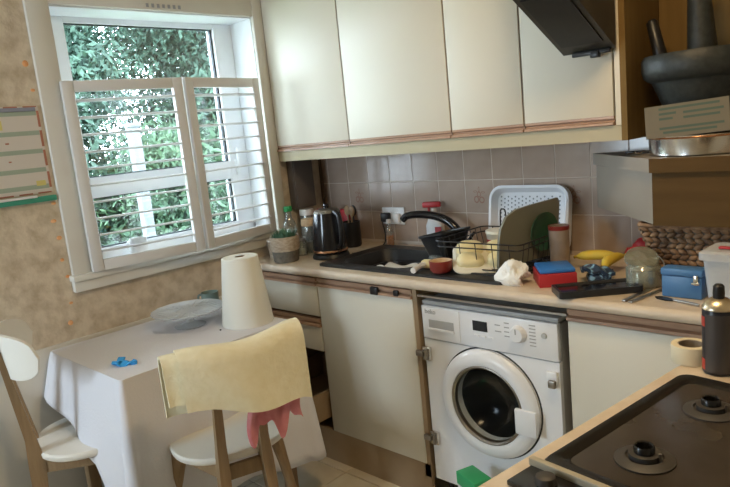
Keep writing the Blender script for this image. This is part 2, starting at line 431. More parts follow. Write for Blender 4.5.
bm = nb(); box(bm, 0.0, 0.020, OY0+0.004, OY1-0.004, OZ1, OZ1+0.10, bev=0.003); obj('casing', bm, 'trim_white', win)
bm = nb()
for k in range(7): box(bm, 0.020, 0.023, -0.93+k*0.026, -0.918+k*0.026, 2.136, 2.152)
obj('sticker', bm, 'print_grey', win, smooth=0)

# plantation shutters: two hinged leaves, slightly folded into the room
def shutter(p0, p1, label):
    a = Vector((p0[0], p0[1], 1.062)); b = Vector((p1[0], p1[1], 1.062)); w = (b-a).length
    t = thing('window_shutter', label, 'shutter', a, math.atan2(b.y-a.y, b.x-a.x), 'plantation shutter leaves')
    H = 0.765; st, d = 0.046, 0.014
    for x0 in (0.001, w-st): obj('stile', bx(x0, x0+st-0.002, -d, d, 0, H, bev=0.003), 'shutter_white', t)
    for z0 in (0, H-0.044): obj('rail', bx(st, w-st, -d+0.001, d-0.001, z0, z0+0.044, bev=0.003), 'shutter_white', t)
    n = 10; pr = None; z0, z1 = 0.044, H-0.044
    for k in range(n):
        z = z0 + (k+0.5)*(z1-z0)/n
        if pr is None:
            bm = nb(); ring = [(0.031*math.cos(q), 0.0048*math.sin(q)) for q in [2*math.pi*i/12 for i in range(12)]]
            prism(bm, ring, 'x', st+0.002, w-st-0.002)
            pr = obj('slat', bm, 'shutter_white', t, loc=(0, 0, z), rot=(R(-4), 0, 0))
        else: copy_part(pr, t, (0, 0, z), (R(-4), 0, 0))
    return t
shutter((0.045, -1.362), (0.115, -0.868), 'left white louvred shutter leaf, the wider one with the mug behind it')
shutter((0.117, -0.862), (0.035, -0.398), 'right white louvred shutter leaf beside the wall cabinet')
# mug on the sill
t = thing('mug', 'white mug standing on the window sill behind the shutter', 'mug', (-0.07, -1.09, OZ0), R(200))
obj('cup', lt([(0, 0.002), (0.033, 0), (0.037, 0.006), (0.038, 0.09), (0.036, 0.09), (0.034, 0.01), (0, 0.008)], 20), 'plastic_white', t)
obj('handle', tube(nb(), smooth_path([(0.036, 0, 0.075), (0.062, 0, 0.07), (0.064, 0, 0.035), (0.037, 0, 0.02)], 15), 0.005, 6), 'plastic_white', t)

# ------------------------------------------------------------------ outside
struct(obj('ground', bx(-14, -0.25, -9, 9, -0.35, -0.05), 'lawn', smooth=0), 'lawn outside the window')
def tree(x, y, h, rad, label, leaf, seed, n):
    t = thing('garden_tree', label, 'tree', (x, y, -0.05), 0, 'trees in the garden outside the window')
    obj('trunk', tube(nb(), [(0, 0, 0), (0.03, 0.02, h*0.4), (0, 0, h*0.9)], [0.09, 0.07, 0.02], 8), 'bark', t)
    rg = np.random.RandomState(seed)
    c = []
    for i in range(70):                       # boughs: clumps arranged around the trunk
        zz = 0.12*h + 0.86*h*rg.rand(); rr = rad*(1.0-0.55*zz/h); a = rg.rand()*6.283
        q = rr*math.sqrt(rg.rand()); c.append((q*math.cos(a), q*math.sin(a), zz, 0.30+0.28*rg.rand()))
    c = np.array(c); k = rg.randint(0, len(c), n)
    d = rg.normal(size=(n, 3)); d /= np.linalg.norm(d, axis=1)[:, None]
    pos = c[k, :3] + d*c[k, 3:4]*(0.55+0.45*rg.rand(n, 1))
    u = rg.normal(size=(n, 3)); u[:, 2] -= 0.6; u /= np.linalg.norm(u, axis=1)[:, None]
    v = np.cross(u, d + 0.5*rg.normal(size=(n, 3))); v /= np.linalg.norm(v, axis=1)[:, None]
    L = (0.022 + 0.03*rg.rand(n, 1)); wd = L*0.36
    vs = np.empty((n, 4, 3)); vs[:, 0] = pos - u*L; vs[:, 1] = pos + v*wd; vs[:, 2] = pos + u*L; vs[:, 3] = pos - v*wd
    me = bpy.data.meshes.new('foliage'); me.from_pydata(vs.reshape(-1, 3).tolist(), [], np.arange(4*n).reshape(-1, 4).tolist())
    me.materials.append(M[leaf]); o = bpy.data.objects.new('foliage', me); COL.objects.link(o); o.parent = t; o['kind'] = 'stuff'
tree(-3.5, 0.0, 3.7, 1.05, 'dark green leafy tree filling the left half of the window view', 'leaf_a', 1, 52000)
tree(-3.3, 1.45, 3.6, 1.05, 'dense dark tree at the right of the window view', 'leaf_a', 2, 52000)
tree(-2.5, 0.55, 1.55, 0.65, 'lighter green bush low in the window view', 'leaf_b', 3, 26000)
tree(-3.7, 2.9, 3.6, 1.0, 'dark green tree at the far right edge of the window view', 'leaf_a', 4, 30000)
t = thing('pale_upright', 'pale square post making a faint stripe in the window view', 'upright', (-1.6, -0.25, -0.05))  # square bar standing in for a faint pale stripe in the view
obj('shaft', bx(-0.035, 0.035, -0.035, 0.035, 0, 1.75, bev=0.005), 'upright_pale', t)
obj('cap', bx(-0.045, 0.045, -0.045, 0.045, 1.75, 1.78, bev=0.008), 'upright_pale', t)

# ================================================================== BASE UNITS
FY = -0.576                                   # front plane of base doors
def rail_prof(z1, y=FY):                      # wooden pull rail, lip at the bottom; profile in (y,z)
    return [(y+0.02, z1), (y-0.002, z1), (y-0.002, z1-0.014), (y+0.008, z1-0.016), (y+0.008, z1-0.022), (y-0.008, z1-0.026), (y-0.009, z1-0.036), (y+0.002, z1-0.038), (y+0.02, z1-0.038)]
def rail(parent, x0, x1, z1, y=FY):
    return obj('handle_rail', prism(nb(), rail_prof(z1, y), 'x', x0, x1), 'cab_rail', parent, label='brown wooden pull rail')
# drawer unit
t = thing('drawer_unit', 'cream drawer unit with one drawer pulled out, left of the sink cupboard', 'cabinet', (0, 0, 0))
bm = nb(); box(bm, 0.022, 0.04, -0.555, -0.02, 0.1, 0.898); box(bm, 0.495, 0.513, -0.555, -0.02, 0.1, 0.898); box(bm, 0.04, 0.495, -0.04, -0.02, 0.1, 0.898)
box(bm, 0.04, 0.495, -0.555, -0.04, 0.1, 0.118); box(bm, 0.04, 0.495, -0.55, -0.04, 0.70, 0.712)
obj('carcass', bm, 'cab_body', t, smooth=0)
for (z0, z1) in ((0.712, 0.892), (0.545, 0.698)):
    d = obj('drawer', bx(0.025, 0.511, FY, FY+0.018, z0, z1-0.036, bev=0.002), 'cab_white', t)
    rail(d, 0.025, 0.511, z1)
d = obj('drawer', bx(0.045, 0.511, -0.70, -0.684, 0.20, 0.36, bev=0.002), 'cab_white', t, label='bottom drawer, pulled half open')
bm = nb(); box(bm, 0.05, 0.062, -0.684, -0.2, 0.215, 0.345); box(bm, 0.48, 0.492, -0.684, -0.2, 0.215, 0.345); box(bm, 0.062, 0.48, -0.684, -0.2, 0.215, 0.225); box(bm, 0.062, 0.48, -0.21, -0.2, 0.225, 0.345)
obj('drawer_box', bm, 'cab_body', d, smooth=0)
# sink cupboard
t = thing('sink_cupboard', 'cream cupboard with one big door under the sink', 'cabinet', (0, 0, 0))
bm = nb(); box(bm, 0.516, 0.532, -0.555, -0.02, 0.1, 0.898); box(bm, 1.058, 1.092, -0.572, -0.02, 0.1, 0.898); box(bm, 0.532, 1.058, -0.04, -0.02, 0.1, 0.7); box(bm, 0.532, 1.058, -0.555, -0.04, 0.1, 0.118)
obj('carcass', bm, 'cab_body', t, smooth=0)
d = obj('door', bx(0.519, 1.072, FY, FY+0.018, 0.159, 0.855, bev=0.002), 'cab_white', t)
rail(d, 0.519, 1.072, 0.893)
bm = nb(); box(bm, 0.86, 0.90, FY-0.016, FY, 0.856, 0.889, bev=0.004); obj('child_lock', bm, 'black_satin', t, label='black plastic clip on the rail')
bm = nb(); box(bm, 0.985, 1.01, FY-0.014, FY, 0.862, 0.886, bev=0.004); obj('child_lock', bm, 'black_satin', t, label='black plastic clip on the rail')
# right cupboard
t = thing('base_cupboard', 'beige cupboard to the right of the washing machine', 'cabinet', (0, 0, 0))
bm = nb(); box(bm, 1.716, 1.734, -0.545, -0.02, 0.1, 0.898); box(bm, 2.20, 2.218, -0.53, -0.02, 0.1, 0.898); box(bm, 1.734, 2.20, -0.04, -0.02, 0.1, 0.898); box(bm, 1.734, 2.20, -0.545, -0.04, 0.1, 0.118)
obj('carcass', bm, 'cab_body', t, smooth=0)
d = obj('door', bx(1.718, 2.215, FY+0.008, FY+0.026, 0.159, 0.852, bev=0.002), 'cab_white', t)
rail(d, 1.718, 2.215, 0.893, FY+0.008)
struct(obj('trim_2', bx(0.02, 1.09, -0.572, -0.556, 0.0, 0.157), 'cab_body', smooth=0), 'brown plinth under the base cabinets')
# worktop (with the cut-out for the bowl)
bm = nb(); Z0, Z1 = 0.902, 0.940; FYW = -0.588
hx0, hx1, hy0, hy1 = 0.56, 1.0, -0.50, -0.14
prism(bm, [(0.0, 0.0), (0.0, FYW), (hx0, FYW), (hx0, 0.0)], 'z', Z0, Z1)
box(bm, hx0, hx1, FYW, hy0, Z0, Z1); box(bm, hx0, hx1, hy1, 0.0, Z0, Z1); box(bm, hx1, 2.85, FYW, 0.0, Z0, Z1)
wt = obj('worktop', bm, 'worktop', smooth=0); tag(wt, 'speckled cream worktop running under the tiled wall', 'worktop')
obj('nosing', tube(nb(), [(0.0, FYW, 0.921), (2.23, FYW, 0.921)], 0.0192, 12), 'worktop_edge', wt)
# ------------------------------------------------------------------ sink
t = thing('kitchen_sink', 'black composite inset sink with bowl and drainer', 'sink', (0, 0, 0))
N = 6
o = rrect(0.497, 1.475, -0.545, -0.09, 0.03, N); i_ = rrect(0.575, 0.985, -0.485, -0.155, 0.07, N); b_ = rrect(0.60, 0.96, -0.46, -0.18, 0.09, N)
bm = loops(nb(), [[(*p, 0.9405) for p in o], [(*p, 0.950) for p in o], [(p[0]*0.985+0.014, p[1]*0.97-0.01, 0.953) for p in o], [(*p, 0.950) for p in i_],
                  [(*p, 0.935) for p in rrect(0.583, 0.977, -0.478, -0.162, 0.07, N)], [(*p, 0.79) for p in b_], [(0.78+(p[0]-0.78)*0.6, -0.32+(p[1]+0.32)*0.6, 0.775) for p in b_]], cap0=False)
obj('basin', bm, 'sink_black', t, smooth=50)
pr = None
for k in range(7):
    y = -0.47 + k*0.055
    if pr is None: pr = obj('drainer_rib', bx(1.03, 1.44, -0.006, 0.006, 0.949, 0.957, bev=0.002, seg=1), 'sink_black', t, loc=(0, y, 0))
    else: copy_part(pr, t, (0, y, 0))
obj('drain', lt([(0, 0), (0.04, 0), (0.042, 0.004), (0.03, 0.006), (0, 0.003)], 20, cx=0.78, cy=-0.32, cz=0.776), 'steel', t)
# tap
t = thing('kitchen_tap', 'black swan-neck mixer tap arching over the sink', 'tap', (0.985, -0.110, 0.952))
obj('tap_base', lt([(0, 0), (0.028, 0), (0.028, 0.012), (0.022, 0.02), (0.021, 0.05), (0.0, 0.05)], 20), 'black_gloss', t)
pts = smooth_path([(0, 0, 0.045), (-0.012, -0.002, 0.09), (-0.055, -0.01, 0.133), (-0.12, -0.02, 0.157), (-0.20, -0.035, 0.165), (-0.262, -0.045, 0.158), (-0.287, -0.05, 0.14)], 36)
obj('spout', tube(nb(), pts, [0.021-0.005*i/len(pts) for i in range(len(pts))], 12), 'black_gloss', t)
obj('lever', tube(nb(), [(0.02, 0, 0.035), (0.045, 0.002, 0.05), (0.075, 0.004, 0.085)], [0.011, 0.008, 0.006], 8), 'black_gloss', t)
# food scraps / cloth in the sink bowl
bm = nb(); random.seed(3)
grid(bm, lambda u, v: (0.70+0.15*u, -0.40+0.14*v, 0.915+0.010*math.sin(5*u+3*v)+0.008*math.sin(9*v+4*u)-0.05*(u-0.5)**2), 12, 10, 0.006)
tag(obj('dishcloth', bm, 'paper_white'), 'crumpled pale dishcloth lying in the sink bowl', 'cloth')
tag(obj('washing_up_bowl', loops(nb(), [[(*p, 0.7995) for p in rrect(0.665, 0.895, -0.415, -0.225, 0.05)], [(*p, 0.905) for p in rrect(0.63, 0.93, -0.44, -0.2, 0.06)], [(*p, 0.905) for p in rrect(0.64, 0.92, -0.43, -0.21, 0.055)], [(*p, 0.805) for p in rrect(0.67, 0.89, -0.41, -0.23, 0.05)]]), 'black_satin'), 'black plastic tray inside the sink bowl', 'bowl')

# ================================================================== WASHING MACHINE
MX0, MX1, MY, MZ0, MZ1 = 1.109, 1.680, -0.565, 0.105, 0.842
t = thing('washing_machine', 'white built-in washing machine with round glass door', 'washing machine', (0, 0, 0))
cx, cz = 1.396, 0.495
NS = 48
bm = nb()                                     # front sheet with a round hole, plus the casing
outer = []
def sq(a, x0, x1, z0, z1):
    c, s = math.cos(a), math.sin(a); k = 1e9
    if c > 1e-6: k = min(k, (x1-cx)/c)
    if c < -1e-6: k = min(k, (x0-cx)/c)
    if s > 1e-6: k = min(k, (z1-cz)/s)
    if s < -1e-6: k = min(k, (z0-cz)/s)
    return (cx+k*c, cz+k*s)
angs = sorted([2*math.pi*k/NS for k in range(NS)] + [math.atan2(z-cz, x-cx) % (2*math.pi) for x in (MX0, MX1) for z in (MZ0, 0.700)])
O = [sq(a, MX0, MX1, MZ0, 0.700) for a in angs]; I = [(cx+0.197*math.cos(a), cz+0.197*math.sin(a)) for a in angs]
loops(bm, [[(p[0], MY+0.02, p[1]) for p in O], [(p[0], MY, p[1]) for p in O], [(p[0], MY, p[1]) for p in I], [(p[0], MY+0.02, p[1]) for p in I]], cap0=False, cap1=False)
obj('front_panel', bm, 'appliance_white', t, smooth=20)
bm = nb(); box(bm, MX0, MX0+0.012, MY+0.02, -0.06, MZ0, MZ1-0.012); box(bm, MX1-0.012, MX1, MY+0.02, -0.06, MZ0, MZ1-0.012); box(bm, MX0, MX1, -0.07, -0.06, MZ0, MZ1-0.012); box(bm, MX0+0.012, MX1-0.012, MY+0.02, -0.07, MZ0, MZ0+0.012)
obj('casing', bm, 'appliance_grey', t, smooth=0)
obj('top_plate', bx(MX0, MX1, MY+0.004, -0.06, MZ1-0.004, MZ1+0.012, bev=0.003), 'appliance_grey', t)
obj('support_bar', bx(1.095, 1.715, MY-0.004, MY+0.012, 0.868, 0.876), 'steel', t, smooth=0)
obj('control_panel', bx(MX0, MX1, MY-0.004, MY+0.02, 0.703, MZ1-0.006, bev=0.004), 'appliance_white', t)
dr = obj('detergent_drawer', bx(MX0+0.006, 1.288, MY-0.008, MY-0.003, 0.709, MZ1-0.012, bev=0.002), 'appliance_white', t)
obj('recess', bx(1.145, 1.262, MY-0.0095, MY-0.0075, 0.752, 0.784, bev=0.0008, seg=1), 'appliance_grey', dr)
obj('lip', bx(1.143, 1.264, MY-0.014, MY-0.008, 0.741, 0.752, bev=0.002), 'appliance_white', dr)
text_mesh('logo_lettering', 'beko', 0.026, 'print_grey', t, Matrix.Translation((1.155, MY-0.0085, 0.815)) @ Matrix.Rotation(R(90), 4, 'X'))
obj('display', bx(1.345, 1.408, MY-0.0055, MY-0.003, 0.768, 0.806, bev=0.001, seg=1), 'screen_dark', t)
dial = obj('program_dial', lt([(0, 0.022), (0.024, 0.022), (0.027, 0.018), (0.031, 0.0)], 28, mx=Matrix.Translation((1.535, MY-0.004, 0.782)) @ Matrix.Rotation(R(90), 4, 'X')), 'appliance_white', t)
obj('pointer', bx(1.5335, 1.5365, MY-0.0275, MY-0.026, 0.785, 0.804), 'print_grey', dial, smooth=0)
obj('power_button', lt([(0, 0.006), (0.009, 0.006), (0.010, 0.0)], 16, mx=Matrix.Translation((1.632, MY-0.004, 0.79)) @ Matrix.Rotation(R(90), 4, 'X')), 'appliance_grey', t)
bm = nb()
for (x, z, w) in [(1.44, 0.80, .022), (1.44, 0.777, .026), (1.478, 0.812, .02), (1.478, 0.796, .02), (1.478, 0.78, .02), (1.478, 0.764, .02)] + [(1.576, 0.745+k*0.012, .024) for k in range(7)]:
    box(bm, x, x+w, MY-0.0048, MY-0.0038, z, z+0.0035)
obj('printed_symbols', bm, 'print_grey', t, smooth=0)
bm = nb()
for k in range(3): box(bm, 1.35+k*0.03, 1.37+k*0.03, MY-0.008, MY-0.003, 0.745, 0.753, bev=0.001, seg=1)
obj('option_buttons', bm, 'appliance_white', t)
mxp = Matrix.Translation((cx, MY, cz)) @ Matrix.Rotation(R(90), 4, 'X')      # local z -> -y (towards the room)
pd = obj('porthole_door', lt([(0.199, -0.004), (0.205, 0.002), (0.207, 0.012), (0.200, 0.024), (0.185, 0.033), (0.165, 0.036), (0.152, 0.032), (0.146, 0.022), (0.140, -0.02), (0.150, -0.02), (0.17, -0.01), (0.199, -0.004)], 56, mx=mxp), 'appliance_white', t)
obj('chrome_ring', lt([(0.150, 0.0315), (0.146, 0.0335), (0.139, 0.027), (0.137, 0.012), (0.146, 0.012), (0.150, 0.0315)], 56, mx=mxp), 'dull_metal', pd)
obj('door_bowl', lt([(0, -0.075), (0.05, -0.072), (0.09, -0.055), (0.12, -0.02), (0.1365, 0.014), (0.1385, 0.014), (0.122, -0.022), (0.092, -0.058), (0.05, -0.076), (0, -0.079)], 40, mx=mxp), 'door_glass', pd)
bm = nb(); box(bm, 1.520, 1.604, MY-0.043, MY-0.026, 0.425, 0.520, bev=0.006); obj('door_handle', bm, 'appliance_white', pd)
obj('hinge_shadow', lt([(0.207, 0.0005), (0.213, 0.0008), (0.213, 0.0002), (0.207, 0.0)], 56, mx=mxp), 'gasket', t)
dm_ = obj('drum', lt([(0.197, -0.02), (0.185, -0.06), (0.23, -0.09), (0.23, -0.38), (0.0, -0.40)], 40, mx=mxp), 'drum_dark', t, smooth=30)
bm = nb()
for i in range(-6, 7):
    for j in range(-6, 7):
        x = i*0.026 + (0.013 if j % 2 else 0); z = j*0.023
        if x*x+z*z < 0.165**2:
            lathe(bm, [(0, 0.003), (0.006, 0.0)], 6, mx=mxp @ Matrix.Translation((x, z, -0.396)))
o = obj('drum_perforation', bm, 'drum_hole', t); o['kind'] = 'stuff'
for (z, x) in ((0.642, 1.113), (0.288, 1.117)):          # furniture door hinges left on the front
    h = obj('hinge', bx(x-0.010, x+0.03, MY-0.014, MY-0.0005, z-0.028, z+0.028, bev=0.004), 'chrome', t, label='metal furniture hinge')
    bm = nb(); box(bm, x-0.034, x+0.002, MY-0.028, MY-0.012, z-0.012, z+0.012, bev=0.004); tube(bm, [(x+0.015, MY-0.020, z-0.022), (x+0.015, MY-0.020, z+0.022)], 0.007, 10)
    obj('hinge_arm', bm, 'dull_metal', h)
h = obj('latch', bx(1.636, 1.675, MY-0.014, MY-0.0005, 0.625, 0.670, bev=0.005), 'appliance_white', t, label='grey and white door latch')
obj('latch_bolt', bx(1.646, 1.672, MY-0.026, MY-0.010, 0.615, 0.642, bev=0.004), 'dull_metal', h)
pr = None
for (x, y) in ((MX0+0.04, -0.52), (MX1-0.04, -0.52), (MX0+0.04, -0.12), (MX1-0.04, -0.12)):
    if pr is None: pr = obj('foot', lt([(0, 0), (0.022, 0), (0.022, 0.012), (0.01, 0.014), (0.01, 0.107), (0, 0.107)], 12), 'black_satin', t, loc=(x, y, 0))
    else: copy_part(pr, t, (x, y, 0))
# green and white carton on the floor
t = thing('detergent_box', 'green and white carton standing on the floor by the washing machine', 'box', (1.395, -0.70, 0), R(-20))
obj('carton', bx(-0.055, 0.055, -0.035, 0.035, 0, 0.235, bev=0.002), 'plastic_white', t)
obj('carton_top', bx(-0.057, 0.057, -0.037, 0.037, 0.225, 0.275, bev=0.003), 'box_green', t)
bm = nb(); box(bm, -0.03, -0.018, -0.0365, -0.0345, 0.10, 0.2); box(bm, 0.0, 0.03, -0.0365, -0.0345, 0.15, 0.19)
obj('printed_marks', bm, 'print_grey', t, smooth=0)

# ================================================================== WALL CABINETS
UY, UZ, UT = -0.307, 1.457, 2.30
edges = [0.02, 0.547, 1.125, 1.450, 1.783]
desc = ['first wall cabinet from the window, cream door', 'widest cream wall cabinet, second from the window', 'third cream wall cabinet from the window, narrow', 'cream wall cabinet half hidden by the dark cooker hood']
for k in range(4):
    x0, x1 = edges[k], edges[k+1]
    t = thing('wall_cabinet', desc[k], 'cabinet', (0, 0, 0), 0, 'cream wall cabinets')
    bm = nb(); box(bm, x0, x0+0.016, UY+0.022, -0.009, 1.44, UT); box(bm, x1-0.016, x1, UY+0.022, -0.009, 1.44, UT); box(bm, x0+0.016, x1-0.016, UY+0.022, -0.009, 1.44, 1.456)
    box(bm, x0+0.016, x1-0.016, UY+0.022, -0.009, UT-0.016, UT); box(bm, x0+0.016, x1-0.016, -0.02, -0.009, 1.456, UT-0.016)
    obj('carcass', bm, 'cab_edge', t, smooth=0)
    d = obj('door', bx(x0+0.0035, x1-0.0035, UY, UY+0.018, UZ+0.03, UT, bev=0.0015), 'cab_upper', t)
    obj('edge_strip', bx(x0, x0+0.003, UY+0.002, UY+0.02, UZ, UT), 'cab_edge', d, smooth=0)
    y = UY; z = UZ + 0.03
    obj('handle_rail', prism(nb(), [(y+0.018, z), (y, z), (y, z-0.008), (y+0.008, z-0.012), (y+0.006, z-0.018), (y-0.007, z-0.021), (y-0.008, z-0.029), (y+0.003, z-0.031), (y+0.018, z-0.031)], 'x', x0+0.003, x1-0.003), 'cab_rail', d, label='brown wooden pull rail')
t = thing('wall_cabinet', 'narrow end wall cabinet with a dark brown side panel', 'cabinet', (0, 0, 0), 0, 'cream wall cabinets')
obj('carcass', bx(1.785, 1.806, UY+0.022, -0.009, 1.44, UT), 'cab_edge', t, smooth=0)
obj('front_strip', bx(1.787, 1.806, UY, UY+0.02, 1.456, UT), 'cab_upper', t, smooth=0)
obj('side_panel', bx(1.806, 1.826, UY-0.004, -0.009, 1.405, UT), 'brown_panel', t, smooth=0)
struct(obj('trim_3', bx(0.0, 1.805, UY+0.004, UY+0.02, 1.406, 1.4555), 'pelmet', smooth=0), 'olive beige light pelmet under the wall cabinets')
bm = bx(1.828, 2.85, -0.02, -0.009, 1.348, CZ); box(bm, 1.45, 1.828, -0.0095, -0.001, 1.4055, 1.44)
struct(obj('trim_4', bm, 'brown_panel', smooth=0), 'brown wood lining on the back wall above the shelf')
# cardboard box top corner above window
t = thing('storage_box', 'brown carton end sticking out above the first wall cabinet', 'box', (0.10, -0.20, 2.302))
obj('carton', bx(-0.07, 0.30, -0.17, 0.12, 0, 0.12, bev=0.003), 'cardboard', t)
obj('tape_strip', bx(0.10, 0.14, -0.1708, 0.1208, -0.0005, 0.1205), 'tape_cream', t, smooth=0)
# cooker hood (slanted)
t = thing('cooker_hood', 'dark slanted cooker hood hanging in front of the wall cabinets', 'hood', (0, 0, 0))
hp = [(-0.3275, 1.700), (-0.66, 1.872), (-0.66, 2.44), (-0.3275, 2.44)]
obj('hood_body', prism(nb(), hp, 'x', 1.625, 1.803), 'hood_dark', t, smooth=0)
bm = nb(); box(bm, 1.66, 1.79, -0.342, -0.3275, 1.688, 1.703, bev=0.003); box(bm, 1.725, 1.755, -0.348, -0.329, 1.678, 1.70, bev=0.003)
obj('switch_strip', bm, 'black_satin', t)
bm = nb(); mxh = Matrix.Translation((1.714, -0.50, 1.788)) @ Matrix.Rotation(math.atan2(0.172, -0.3325), 4, 'X')
box(bm, -0.07, 0.07, -0.14, 0.14, -0.001, 0.003, mx=mxh); obj('filter_panel', bm, 'black_satin', t, smooth=0)

# ================================================================== RIGHT CORNER SHELF
t = thing('corner_shelf', 'beige and brown boxed shelf with angled end, above the wicker basket', 'shelf', (0, 0, 0))
A_, B_ = (1.578, -0.009), (1.918, -0.362)
body = [A_, (B_[0]-0.004, B_[1]+0.012), (2.80, -0.350), (2.80, -0.009)]
obj('shelf_body', prism(nb(), body, 'z', 1.137, 1.30), 'beige_panel', t, smooth=0)
dm('dark_wood', (0.085, 0.048, 0.016), 0.7, col2=(0.10, 0.058, 0.02), scale=5, stretch=(0.6, 6, 6), spec=0.15)
obj('shelf_front', bx(1.9175, 2.80, -0.362, -0.3505, 1.135, 1.302), 'dark_wood', t, smooth=0)
lipb = [(1.566, -0.009), (1.912, -0.372), (2.81, -0.372), (2.81, -0.009)]
obj('shelf_top', prism(nb(), lipb, 'z', 1.303, 1.347), 'beige_panel', t, smooth=0)
obj('front_lipping', bx(1.914, 2.81, -0.376, -0.3725, 1.303, 1.347), 'dark_wood', t, smooth=0)
# round tin, stone mortar, pestles, leaflet
t = thing('cake_tin', 'round shiny metal tin lying on the corner shelf under the mortar', 'tin', (2.02, -0.195, 1.3475))
obj('tin_body', lt([(0, 0), (0.150, 0), (0.160, 0.004), (0.162, 0.056), (0.164, 0.062), (0.155, 0.063), (0, 0.061)], 48), 'chrome', t)
bm = lt([(0.163, 0.054), (0.166, 0.057), (0.163, 0.06)], 48); obj('rim_band', bm, 'copper', t)
t = thing('stone_mortar', 'large dark stone mortar with thick rim standing on the metal tin', 'mortar', (2.02, -0.195, 1.4105))
obj('bowl', lt([(0, 0), (0.075, 0), (0.085, 0.012), (0.104, 0.06), (0.130, 0.12), (0.150, 0.165), (0.160, 0.17), (0.172, 0.18), (0.178, 0.20), (0.178, 0.235), (0.170, 0.248), (0.155, 0.248), (0.146, 0.235), (0.12, 0.16), (0.085, 0.06), (0.0, 0.035)], 48), 'stone_dark', t)
t = thing('pestle', 'thick dark stone pestle standing up in the mortar', 'pestle', (2.03, -0.20, 1.448), rot=(R(3), R(-2), 0))
obj('shaft', lt([(0, 0), (0.045, 0.01), (0.05, 0.05), (0.045, 0.11), (0.042, 0.22), (0.036, 0.32), (0.030, 0.40), (0.026, 0.46), (0.0, 0.475)], 24), 'stone_dark', t)
t = thing('grinding_stick', 'short thin black stick leaning in the mortar at its left rim', 'pestle', (1.925, -0.165, 1.47), rot=(R(2), R(-12), 0))
obj('stick', lt([(0, 0), (0.02, 0.005), (0.021, 0.2), (0.018, 0.31), (0.012, 0.318), (0, 0.32)], 16), 'black_satin', t)
t = thing('leaflet', 'pale printed leaflet leaning against the mortar', 'leaflet', (2.012, -0.346, 1.3570), rot=(R(-3), R(-3), R(2)))
obj('sheet', bx(-0.112, 0.125, 0.0, 0.002, 0.054, 0.152), 'leaflet', t, smooth=0)
bm = nb()
for (x0, x1, z) in ((-0.07, 0.10, 0.137), (-0.07, -0.02, 0.122), (-0.07, -0.03, 0.107), (0.0, 0.11, 0.12), (0.0, 0.10, 0.105), (-0.07, 0.11, 0.078), (-0.06, 0.09, 0.065)):
    box(bm, x0, x1, -0.0006, 0.0, z, z+0.007)
obj('print', bm, 'leaflet_print', t, smooth=0)
t = thing('key_bunch', 'small pile of dark keys on the corner of the shelf', 'keys', (1.80, -0.19, 1.3475))
obj('key_ring', tube(nb(), [(0.022*math.cos(a), 0.022*math.sin(a), 0.006) for a in [k*math.pi/8 for k in range(16)]], 0.003, 6, closed=True), 'chrome', t)
for (a, l) in ((20, 0.055), (75, 0.05), (150, 0.045)):
    k_ = obj('key', bx(0.01, l, -0.006, 0.006, 0.004, 0.012, bev=0.002), 'black_satin', t, rot=(0, 0, R(a)))

# ================================================================== PENINSULA WITH HOB
PA = R(-8.0)                                  # peninsula is a few degrees off square
pen = thing('peninsula_unit', 'cream topped peninsula counter holding the hob', 'counter', (2.215, -0.90, 0), PA)
# local: x to the right, y towards the far end
obj('peninsula_top', bx(0.0, 0.62, -0.92, 0.29, 0.902, 0.9395, bev=0.006), 'worktop', pen)
bm = nb(); box(bm, 0.03, 0.60, -0.90, 0.28, 0.10, 0.902); obj('carcass', bm, 'cab_white', pen, smooth=0)
obj('plinth', bx(0.07, 0.58, -0.88, 0.28, 0.0, 0.10), 'cab_body', pen, smooth=0)
hob = thing('gas_hob', 'dark brown enamel gas hob set in the peninsula counter', 'hob', (2.215, -0.90, 0.940), PA)
n = 5
o1 = rrect(0.040, 0.575, -0.655, -0.165, 0.025, n); o2 = rrect(0.060, 0.55, -0.630, -0.185, 0.02, n); o3 = rrect(0.070, 0.538, -0.620, -0.197, 0.02, n)
bm = loops(nb(), [[(*p, 0.0) for p in o1], [(*p, 0.010) for p in o1], [(0.305+(p[0]-0.305)*0.985, -0.41+(p[1]+0.41)*0.985, 0.014) for p in o1], [(*p, 0.014) for p in o2], [(*p, 0.008) for p in o3]], cap1=False)
obj('hob_frame', bm, 'hob_black', hob)
obj('hob_plate', prism(nb(), o3, 'z', 0.001, 0.008), 'hob_enamel', hob)
def burner(x, y, r):
    b = obj('burner', lt([(0, 0), (r*1.9, 0), (r*1.9, 0.003), (r*1.5, 0.007), (r*1.2, 0.008), (r*1.15, 0.004), (r*1.0, 0.004), (r*1.0, 0.014), (r*0.6, 0.015), (0.0, 0.011)], 32), 'burner_grey', hob, loc=(x, y, 0.008))
    obj('burner_head', lt([(r*0.42, 0.011), (r*0.66, 0.012), (r*0.66, 0.024), (r*0.58, 0.027), (r*0.50, 0.025), (r*0.46, 0.014)], 24), 'hob_black', b)
    obj('igniter', tube(nb(), [(r*1.08, 0, 0.004), (r*1.08, 0, 0.02)], 0.003, 6), 'dull_metal', b)
burner(0.16, -0.535, 0.025); burner(0.16, -0.300, 0.025); burner(0.42, -0.535, 0.03); burner(0.42, -0.305, 0.037)
obj('control_strip', bx(0.035, 0.575, -0.73, -0.657, 0.0, 0.009, bev=0.002), 'hob_black', hob)
bm = nb(); box(bm, 0.03, 0.58, -0.668, -0.655, 0.006, 0.021, bev=0.003); obj('front_lip', bm, 'strip_cream', hob)
pr = None
for k, x in enumerate((0.085, 0.165, 0.33, 0.41)):
    if pr is None: pr = obj('knob', lt([(0, 0.013), (0.012, 0.013), (0.0155, 0.011), (0.0175, 0.0), (0, 0)], 20), 'burner_grey', hob, loc=(x, -0.695, 0.009))
    else: copy_part(pr, hob, (x, -0.695, 0.009))
